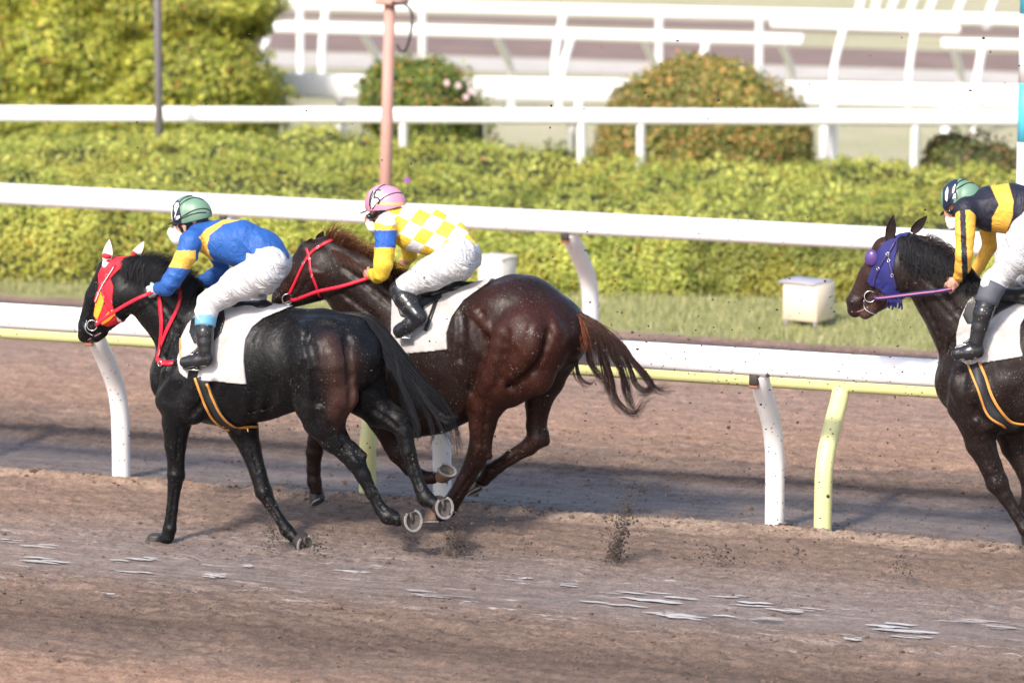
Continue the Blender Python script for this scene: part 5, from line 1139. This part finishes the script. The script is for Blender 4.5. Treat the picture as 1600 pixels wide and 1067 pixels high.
def handprims(w, k, y0, s, bend, mirror=1):
    """wrist and knuckle photo points -> palm, four curled fingers and a thumb"""
    W = P(w[0], w[1], y0+w[2]); K = P(k[0], k[1], y0+k[2]); d = unit(K-W); K = W+d*.078
    side = unit(np.cross(d, (0, -mirror, 0))); curl = unit(np.cross(d, side))*mirror; curl = unit(curl+np.array((0, .15*mirror, -.35)))
    pr = [cone(W-d*.02, W+d*.035, .023, .025, 1, .012), cone(W+d*.03+side*.022, K+side*.024, .016, .014, 1, .014), cone(W+d*.03-side*.022, K-side*.024, .016, .013, 1, .014), cone(W+d*.03, K, .018, .016, 1, .014)]
    for i in range(4):
        b = K+side*(i-1.5)*.0185; L_ = (.030, .034, .032, .025)[i]; b1 = b+unit(d*.75+curl*.6)*L_; b2 = b1+unit(curl*.9-d*.5)*L_*.75; b3 = b2+unit(-d*.9+curl*.1)*L_*.55
        pr += [cone(b, b1, .0095, .0085, 1, .004), cone(b1, b2, .0085, .0078, 1, .003), cone(b2, b3, .0078, .007, 1, .003)]
    t0 = W+d*.03+side*.028; t1 = t0+unit(side*.7+d*.6+curl*.6)*.032; t2 = t1+unit(d*.5+curl*.9-side*.2)*.028
    pr += [cone(t0, t1, .0125, .0105, 1, .006), cone(t1, t2, .0105, .0085, 1, .003)]
    return pr
def clothfold(m, sc, rot, an, st, d):
    nt = m.node_tree; b = nt.nodes['Principled BSDF']; old = b.inputs['Normal'].links[0].from_socket if b.inputs['Normal'].links else None
    g = nd(nt, 'ShaderNodeNewGeometry'); m1 = nd(nt, 'ShaderNodeMapping'); m1.inputs['Rotation'].default_value = (0, math.radians(rot), 0); nt.links.new(g.outputs['Position'], m1.inputs['Vector'])
    m2 = nd(nt, 'ShaderNodeMapping'); m2.inputs['Scale'].default_value = an; nt.links.new(m1.outputs[0], m2.inputs['Vector'])
    n = noise_n(nt, m2.outputs[0], sc, 4, .55, .7); r = math_n(nt, 'ABSOLUTE', math_n(nt, 'SUBTRACT', n, .5)); r = math_n(nt, 'POWER', r, .7); bump(nt, b, r, st, d, old)
clothfold(M_breech, 5, 37, (5.5, 1.6, 1.3), .8, -.045); clothfold(M_silk, 5, 20, (2.6, 1.4, 1.8), .42, -.05)
def folds(amp, f, seed, axd=(0, 0, 1), cross=3.2):
    axd = unit(axd)
    def g(D, X, Y, Z):
        wr = noise3(X*3.5, Y*3.5, Z*3.5, seed)*.06
        t = X*axd[0]+Y*axd[1]+Z*axd[2]+wr; p = X*axd[2]-Z*axd[0]
        n = noise3(t*f, p*cross, Y*cross*1.3, seed+1); n = 1-np.abs(n)*2.4; n = n*np.clip(.6+noise3(X*5, Y*5, Z*5, seed+7), 0, 1.3)
        m = np.abs(D) < .05
        return D-amp*np.where(m, n, 0)
    return g
def shrinkp(prs, q): return [Prim(p.kind, p.a, p.b, p.ra*q, p.rb*q, p.lat, p.k, p.col, p.op) for p in prs]
def inpoly(poly, U, W): return polysdf(poly, np.asarray(U), np.asarray(W)) < 0
def rider(label, y0, s, q):
    cp = lambda L_, k=.02, lat=1.0: chainprims(L_, y0, s, k, lat=lat)
    torso = cp(q['torso'], .04); sh_n = cp([q['neckbase']+(16,), q['shn']], .05); sh_f = cp([q['neckbase']+(16,), q['shf']], .05)
    armN = cp(q['armN'], .012); armF = cp(q['armF'], .012); pel = cp(q['pelvis'], .04); legN = cp(q['legN'], .02); legF = cp(q['legF'], .02)
    shinN = cp(q['shinN'], .015); shinF = cp(q['shinF'], .015); footN = cp(q['footN'], .015, .85); footF = cp(q['footF'], .015, .85)
    head = cp(q['neck'], .02)+cp(q['skull'], .02)+cp(q['jaw'], .012, .8)+cp(q['nose'], .006)
    e = q['ear']; head += [cone(P(e[0], e[1]-3, y0-.080), P(e[0]+1, e[1]+4, y0-.078), .016, .010, .5, .006)]
    head += [cone(P(e[0]+10, e[1]-12, y0+.080), P(e[0]+11, e[1]-6, y0+.078), .016, .010, .5, .006)]
    hN = handprims(*q['handN'], y0, s, 1); hF = handprims(*q['handF'], y0, s, 1, -1); hands = hN+hF
    cov = shrinkp(torso+sh_n+sh_f+armN+armF+pel+legN+legF+shinN+shinF+footN+footF, .84)
    if q.get('gloves'): hb = [Prim(p.kind, p.a, p.b, max(p.ra-.003, .003), max(p.rb-.003, .003), 1, p.k, None, '+') for p in hands]
    else: hb = hands
    body, V, F = sculpt('person', cov+head+hb, .0058, M_skin); tag(body, label, 'person', None)
    hbv = bvh_of(V, F)
    if q.get('gloves'): sculpt('glove', hN, .0050, M_glove, body, inflate=.001); sculpt('glove', hF, .0050, M_glove, body, inflate=.001)
    # silks
    o, V, F = sculpt('shirt', torso+sh_n+sh_f, .0055, M_silk, body, post=folds(.013, 9, q['seed'], (.5, 0, .8)), colf=lambda V: q['shirtcol'](*proj(V)))
    sb = bvh_of(V, F)
    for nm, a in (('sleeve', armN), ('sleeve', armF)):
        sculpt(nm, a, .0055, M_silk, body, inflate=.002, post=folds(.009, 14, q['seed']+5, (.3, 0, 1)), colf=lambda V: q['slvcol'](*proj(V)))
    f = folds(.010, 15, q['seed']+9, (.75, 0, .65), 2.6)
    sculpt('breeches', pel+legN+legF+(shinprt(shinN, q['brq'])+shinprt(shinF, q['brq']) if q['brq'] else []), .0062, M_breech, body, inflate=.001, post=f)
    for nm, sp, fp in (('boot', shinN, footN), ('boot', shinF, footF)):
        a = bootclip(sp, q['bootq'])
        bo, BV, BF = sculpt(nm, a+fp, .0055, M_boot, body, inflate=.006, post=folds(.0012, 30, q['seed']+2, (0, 0, 1)))
        t, h_ = fp[-1].b, fp[0].a; mbs = MB(); V_, Q_ = ribbon(smoothline([h_+np.array((.02, 0, -.040)), (h_+t)/2+np.array((0, 0, -.034)), t+np.array((-.015, 0, -.036))], 10), (0, 0, -1), [.05, .055, .058, .058, .06, .066, .07, .07, .06, .03], .007); mbs.add(V_, Q_); mbs.build('sole', M_leather, bo)
        if q.get('cuff'):
            c0, c1, cm = q['cuff']; A, B = sp[0].a, sp[-1].b; n_ = sp[len(sp)//2]
            path = [shp(sp, x) for x in np.linspace(c0, c1, 5)]; pts = [p_[0] for p_ in path]; rr = [p_[1]+.0105 for p_ in path]
            mb = MB(); V_, Q_, T_ = sweep(pts, rr, 22, up=(0, 1, 0)); mb.add(V_, Q_, T_); mb.build('cuff', cm, bo)
    # helmet
    hp = cp(q['helmet'], .02); fc = pxclip(q['helmclip'], y0, s)
    def post(D, X, Y, Z): return np.maximum(np.maximum(D, -(D+.022)), np.broadcast_to(fc(X[:, :, 0], Z[0])[:, None, :], D.shape))
    he, V, F = sculpt('helmet', hp, .0042, M_shell, body, post=post, colf=lambda V: q['helmcol'](*proj(V)))
    hv = bvh_of(V, F)
    for L_ in q['bands']:
        p, n = surfline(L_, hv, 18, .001)
        if len(p) > 3: mb = MB(); V_, Q_ = ribbon(p, n, .0065, .003); mb.add(V_, Q_); mb.build('elastic_band', M_elastic, he)
    for poly, mt in q['hpatch']: patch(he, poly, hv, mt, 'number_panel', .0015, 1.0)
    for st, w in q['digits']:
        p, n = surfline(st, hv, 12, .003)
        if len(p) > 3: mb = MB(); V_, Q_ = ribbon(p, n, w, .0015); mb.add(V_, Q_); mb.build('number', M_elastic if q['digitdark'] else M_whitecloth, he)
    # peak
    a, b = q['peak']; A, B = P(a[0], a[1], y0), P(b[0], b[1], y0); mb = MB(); V_, Q_ = [], []
    n = 13; d = B-A
    ph = np.linspace(-1.15, 1.15, n); inner = A+np.stack((0*ph, np.sin(ph)*.075, 0*ph), 1)+d*(-.8*(1-np.cos(ph)))[:, None]; outer = A+np.stack((0*ph, np.sin(ph)*.075, 0*ph), 1)+d*(np.cos(ph)*1.25-.25)[:, None]
    V_ = np.vstack((inner, outer, inner-np.array((0, 0, .006)), outer-np.array((0, 0, .006)))); Q_ = [(i, i+1, n+i+1, n+i) for i in range(n-1)]+[(2*n+i+1, 2*n+i, 3*n+i, 3*n+i+1) for i in range(n-1)]+[(n+i, n+i+1, 3*n+i+1, 3*n+i) for i in range(n-1)]
    mb.add(V_, Q_); mb.build('peak', M_elastic, he)
    # goggles, chin strap, mask
    g = q['goggles']; mb = MB()
    for sg in (-1, 1):
        c = P(g[0], g[1], y0+sg*.034); V_, T_ = blob(c, (.022, .032, .023), 2, 0); mb.add(V_, T=T_)
    go = mb.build('goggles', M_lens, body)
    p, nn = surfline(q['gstrap'], hbv, 14, .004)
    if len(p) > 3: mb = MB(); V_, Q_ = ribbon(p, nn, .030, .004); mb.add(V_, Q_); mb.build('goggle_strap', M_elastic, body)
    p, nn = surfline(q['chin'], hbv, 14, .004)
    if len(p) > 3: mb = MB(); V_, Q_ = ribbon(p, nn, .020, .004); mb.add(V_, Q_); mb.build('chin_strap', M_elastic, body)
    sculpt('mask', cp(q['mask'], .02, .95), .005, M_mask, body, post=folds(.003, 40, 5))
    # hair at the nape
    hc = cp(q['hair'], .02, .9); sculpt('hair', hc, .006, M_elastic, body, post=folds(.002, 60, 6))
    return body, sb
def shp(ch, x):
    L_ = [np.linalg.norm(p.b-p.a) for p in ch]; t = x*sum(L_)
    for p, l in zip(ch, L_):
        if t <= l or p is ch[-1]: f = min(t/l, 1); return p.a+(p.b-p.a)*f, p.ra+(p.rb-p.ra)*f
        t -= l
def shinprt(ch, x):
    a, ra = shp(ch, 0); b, rb = shp(ch, x); m, rm = shp(ch, x/2); return [cone(a, m, ra, rm, 1, .02), cone(m, b, rm, rb, 1, .02)]
def bootclip(ch, x):
    pts = [shp(ch, q) for q in np.linspace(x, 1, 4)]; return [cone(p[0], q[0], p[1], q[1], 1, .01) for p, q in zip(pts[:-1], pts[1:])]
def sel(base, *rules):
    """colour by region: rules = (mask function, colour)"""
    def f(U, W):
        C = np.tile(np.array(base, float), (len(U), 1))
        for m, c in rules: C[m(U, W)] = c
        return C
    return f
BLU = (.022, .095, .34); YEL = (.74, .43, .07); GRN = (.135, .245, .17); NAVY = (.012, .02, .05); WHT = (.68, .67, .70)
j1 = dict(seed=200, gloves=True, torso=[(318, 368, 0, 23, 1.25), (346, 376, 0, 31, 1.15), (376, 380, 0, 34, 1.05), (408, 392, 0, 31, 1.0), (424, 408, 0, 28, 1.0)], neckbase=(322, 368, 0), shn=(300, 376, -.17, 19), shf=(330, 362, .17, 17),
  armN=[(299, 378, -.18, 18), (291, 398, -.22, 16), (268, 440, -.27, 13.5), (262, 449, -.26, 12.5), (255, 451, -.20, 11), (248, 450, -.16, 9)], armF=[(330, 364, .18, 17), (346, 420, .27, 12), (330, 436, .22, 11), (304, 445, .12, 8.5)],
  handN=((247, 450, -.15), (230, 457, -.13)), handF=((302, 445, .11), (286, 444, .07)),
  pelvis=[(410, 396, 0, 30, 1.05), (425, 412, 0, 28, 1.15)], legN=[(421, 414, -.10, 28), (412, 426, -.13, 31), (372, 446, -.19, 25), (336, 468, -.235, 17.5), (326, 474, -.24, 16)], legF=[(428, 412, .1, 28), (412, 436, .16, 24), (396, 455, .22, 17), (402, 462, .22, 16)],
  shinN=[(325, 474, -.24, 16.5), (322, 490, -.27, 15.5), (320, 515, -.31, 13), (321, 548, -.335, 10)], shinF=[(400, 460, .22, 15), (402, 480, .27, 14), (398, 510, .33, 10)], footN=[(323, 560, -.335, 10.5), (308, 564, -.34, 9.5), (289, 566, -.345, 7.5)], footF=[(396, 520, .335, 10), (366, 524, .345, 7.5)],
  bootq=.45, brq=.42, cuff=(.30, .50, M_bluecuff), neck=[(304, 350, 0, 14), (320, 366, 0, 16)], skull=[(299, 336, 0, 23, .85), (290, 343, 0, 19, .85)], jaw=[(289, 354, 0, 14), (281, 363, 0, 9)], nose=[(272, 352, 0, 3), (270, 357, 0, 4)], ear=(288, 357),
  helmet=[(297, 335, 0, 30.5, .86), (304, 335, 0, 28, .86)], helmclip=[(262, 349), (272, 350), (300, 346), (318, 341.5), (336, 338), (350, 300), (300, 290), (255, 300)], helmcol=sel(GRN, (lambda U, W: (U < 281.5+.15*(W-330)), NAVY)),
  bands=[[(280, 317), (286, 311), (292, 308), (300, 305.8)], [(280, 323), (287, 316), (296, 311), (306, 309.5), (318, 313)], [(273, 347), (283, 340), (292, 334), (301, 329.5), (310, 327), (322, 326), (330, 331)], [(277, 346), (287, 340), (296, 336), (305, 333.5), (315, 332), (330, 333.5)], [(280.5, 317), (281, 329), (283, 343)]],
  hpatch=[([(272, 325), (274, 318), (278, 316.5), (280, 318), (276, 323), (273, 333)], M_whitecloth), ([(274.5, 344), (276, 338), (281, 336.5), (281.5, 342)], M_whitecloth)], digits=[([(270, 345), (269, 335), (270, 325)], .012), ([(280, 321), (276, 330), (273.5, 341)], .009)], digitdark=False,
  peak=((271, 347), (266, 350)), goggles=(275, 349), gstrap=[(279, 350), (284, 347), (292, 345)], chin=[(280, 352), (285, 360), (289, 368)], mask=[(272, 364, 0, 10.5), (278, 372, 0, 10.5), (283, 365, 0, 9)], hair=[(302, 343, 0, 22), (312, 345, 0, 15)],
  shirtcol=sel(BLU, (lambda U, W: inpoly([(355, 340), (322, 358), (304, 379), (301, 391), (310, 401), (322, 411), (342, 418), (329, 400), (323.5, 385), (328, 367), (349, 350.5), (392, 340)], U, W), YEL)),
  slvcol=sel(BLU, (lambda U, W: (W > 391.5) & (W < 419+.10*(U-280)) & (U < 306), YEL)))
YL2 = (.76, .50, .05)
def chk(U, W):
    a = ((U-657)*19.5+(W-340.5)*15)/(19.5*19.5+15*9); b = (19.5*(W-340.5)-9*(U-657))/(19.5*19.5+15*9)
    return (np.floor(a+.5)+np.floor(b+.5)) % 2 == 0
PINK = (.56, .24, .35)
j2 = dict(seed=300, torso=[(620, 350, 0, 22, 1.25), (645, 359, 0, 31, 1.1), (672, 364, 0, 33, 1.05), (705, 377, 0, 30, 1.0), (722, 394, 0, 27, 1.0)], neckbase=(622, 348, 0), shn=(604, 352, -.17, 18), shf=(634, 342, .17, 16),
  armN=[(604, 353, -.18, 16.5), (602, 385, -.23, 15), (599, 412, -.27, 14), (596, 426, -.26, 12), (590, 430, -.2, 11), (583, 428, -.12, 8.5)], armF=[(634, 344, .18, 15), (640, 400, .26, 11), (625, 418, .2, 10), (604, 422, .1, 8)],
  handN=((583, 428, -.12), (572, 430, -.09)), handF=((602, 422, .1), (592, 424, .06)),
  pelvis=[(708, 384, 0, 28, 1.05), (722, 398, 0, 27, 1.15)], legN=[(719, 399, -.10, 27), (712, 408, -.13, 30), (672, 428, -.19, 25), (638, 446, -.235, 18), (628, 452, -.24, 16)], legF=[(726, 400, .1, 27), (712, 420, .16, 23), (690, 432, .22, 17), (688, 436, .22, 15)],
  shinN=[(626, 454, -.24, 16.5), (632, 466, -.27, 16), (642, 480, -.3, 14), (652, 492, -.325, 11)], shinF=[(688, 434, .22, 15), (694, 450, .27, 14), (702, 470, .33, 10)], footN=[(656, 497, -.325, 11), (640, 508, -.335, 10.5), (624, 517, -.345, 9)], footF=[(702, 478, .335, 10), (676, 492, .345, 8)],
  bootq=.0, brq=0, neck=[(606, 330, 0, 14), (620, 347, 0, 16)], skull=[(603, 317, 0, 23, .85), (594, 324, 0, 19, .85)], jaw=[(591, 336, 0, 13), (584, 346, 0, 9)], nose=[(574, 338, 0, 3), (573, 343, 0, 4)], ear=(592, 335),
  helmet=[(600, 319, 0, 30.5, .86), (606, 319, 0, 28.5, .86)], helmclip=[(562, 330), (572, 329.5), (590, 327), (612, 325.5), (640, 319), (652, 290), (600, 270), (556, 290)],
  helmcol=sel(PINK, (lambda U, W: (W > 316.5) & (W < 320.5) & (U > 590), (.80, .38, .14)), (lambda U, W: (U < 576) & (np.sin(U*2.2)+np.sin(W*2.2) > .2), (.30, .12, .14))),
  bands=[[(590, 297), (594, 292.5), (600, 289.5), (608, 288.6)], [(582, 327), (588, 319), (594, 313), (602, 307.5), (610, 304), (618, 301.5), (625, 301.5), (630, 304)], [(579, 327), (579, 318), (584, 303), (589, 297)]],
  hpatch=[([(580, 299), (598, 297), (597, 309), (592, 318), (583, 325), (579, 322)], M_whitecloth)], digits=[([(578.5, 322), (579, 310), (583, 299)], .016), ([(587, 298.5), (591, 298), (596, 298.3)], .011), ([(588, 298.5), (586, 304), (584.5, 310)], .011), ([(584.5, 309.5), (588.5, 308.5), (592.5, 311.5), (592.5, 316), (590, 319)], .011)], digitdark=True,
  peak=((572, 329), (564, 333)), goggles=(578, 338), gstrap=[(582, 339), (587, 335), (595, 330)], chin=[(583, 342), (587, 347), (592, 352)], mask=[(579, 350, 0, 7.5), (584, 355, 0, 8), (586, 349, 0, 8)], hair=[(606, 324, 0, 22), (612, 328, 0, 15)],
  shirtcol=sel(WHT, (lambda U, W: chk(U, W), YL2)), slvcol=sel(YL2, (lambda U, W: (W > 360) & (W < 387), (.02, .09, .38)), (lambda U, W: (W < 352) & ((U-2*W) > -103), WHT)))
YL3 = (.74, .40, .06)
j3 = dict(seed=400, torso=[(1520, 325, 0, 22, 1.25), (1547, 326, 0, 32, 1.1), (1580, 326, 0, 36, 1.05), (1612, 330, 0, 33, 1.0), (1632, 338, 0, 28, 1.0)], neckbase=(1524, 325, 0), shn=(1509, 328, -.17, 18), shf=(1540, 318, .17, 16),
  armN=[(1509, 329, -.18, 15.5), (1508, 365, -.23, 14), (1507, 396, -.26, 12.5), (1504, 418, -.22, 11), (1499, 433, -.16, 8.5)], armF=[(1540, 320, .18, 14), (1546, 385, .25, 11), (1530, 415, .18, 9), (1520, 432, .09, 8)],
  handN=((1497, 436, -.15), (1486, 446, -.15)), handF=((1522, 434, .09), (1510, 438, .05)),
  pelvis=[(1615, 334, 0, 30, 1.05), (1634, 345, 0, 29, 1.15)], legN=[(1628, 346, -.10, 29), (1608, 368, -.14, 30), (1584, 402, -.18, 25), (1563, 432, -.22, 18), (1556, 441, -.24, 17)], legF=[(1640, 342, .1, 29), (1624, 376, .15, 25), (1602, 410, .2, 18), (1596, 430, .22, 16)],
  shinN=[(1554, 443, -.24, 17), (1545, 462, -.27, 15.5), (1536, 490, -.31, 13), (1526, 534, -.33, 10)], shinF=[(1596, 430, .22, 16), (1592, 455, .27, 14), (1580, 508, .33, 10)], footN=[(1526, 547, -.33, 11), (1512, 551, -.34, 10), (1496, 553, -.345, 8)], footF=[(1578, 520, .335, 10), (1548, 526, .345, 7.5)],
  bootq=.30, brq=.06, cuff=(.0, .36, M_greycuff), neck=[(1508, 322, 0, 14), (1522, 326, 0, 16)], skull=[(1502, 309, 0, 23, .85), (1494, 316, 0, 19, .85)], jaw=[(1492, 328, 0, 13), (1486, 340, 0, 9)], nose=[(1478, 332, 0, 3), (1478, 338, 0, 4)], ear=(1498, 322),
  helmet=[(1500, 310, 0, 29.5, .86), (1507, 311, 0, 27, .86)], helmclip=[(1466, 338), (1474, 333), (1490, 318), (1508, 311), (1540, 300), (1550, 280), (1500, 262), (1455, 280)], helmcol=sel(GRN, (lambda U, W: (U < 1493+.2*(300-W)) & (U > 1473), NAVY)),
  bands=[[(1493, 293), (1497, 286), (1503, 282), (1510, 280.5)], [(1492, 299), (1497, 294), (1502, 291), (1509, 287.5), (1516, 286), (1523, 288)], [(1482, 316), (1488, 306), (1493, 298)], [(1495, 311), (1494, 302), (1492, 294)]],
  hpatch=[([(1477, 312), (1477, 300), (1481, 291), (1482, 298), (1480, 316)], M_whitecloth), ([(1488, 302), (1489, 293), (1493, 287), (1493, 293), (1490, 303)], M_whitecloth), ([(1488.5, 311), (1489.5, 304), (1493, 302), (1494, 309)], M_whitecloth)], digits=[], digitdark=True,
  peak=((1475, 330), (1471, 336)), goggles=(1485, 330), gstrap=[(1489, 331), (1494, 326), (1499, 321)], chin=[(1488, 336), (1493, 332), (1496, 326)], mask=[(1484, 341, 0, 7.5), (1489, 350, 0, 8.5), (1492, 344, 0, 8)], hair=[(1506, 316, 0, 21), (1512, 320, 0, 15)],
  shirtcol=sel((.014, .015, .028), (lambda U, W: inpoly([(1547, 290), (1574, 280), (1584, 316), (1582, 338), (1570, 372), (1549, 374), (1550, 341), (1561, 320)], U, W), YL3)),
  slvcol=sel(YL3, (lambda U, W: (U > 1499.5+.04*(W-330)) & (U < 1508.5+.04*(W-330)), (.016, .016, .028)), (lambda U, W: (W < 328) & (U > 1498), (.016, .016, .028))))
rider('rider in blue silks with yellow bands and green helmet, crouched on the black horse', Y1, S1, j1)
rider('rider in yellow and white checked silks with a pink helmet', Y2, S2, j2)
rider('rider in black and yellow silks with a green helmet, at the right edge', Y3, S3, j3)
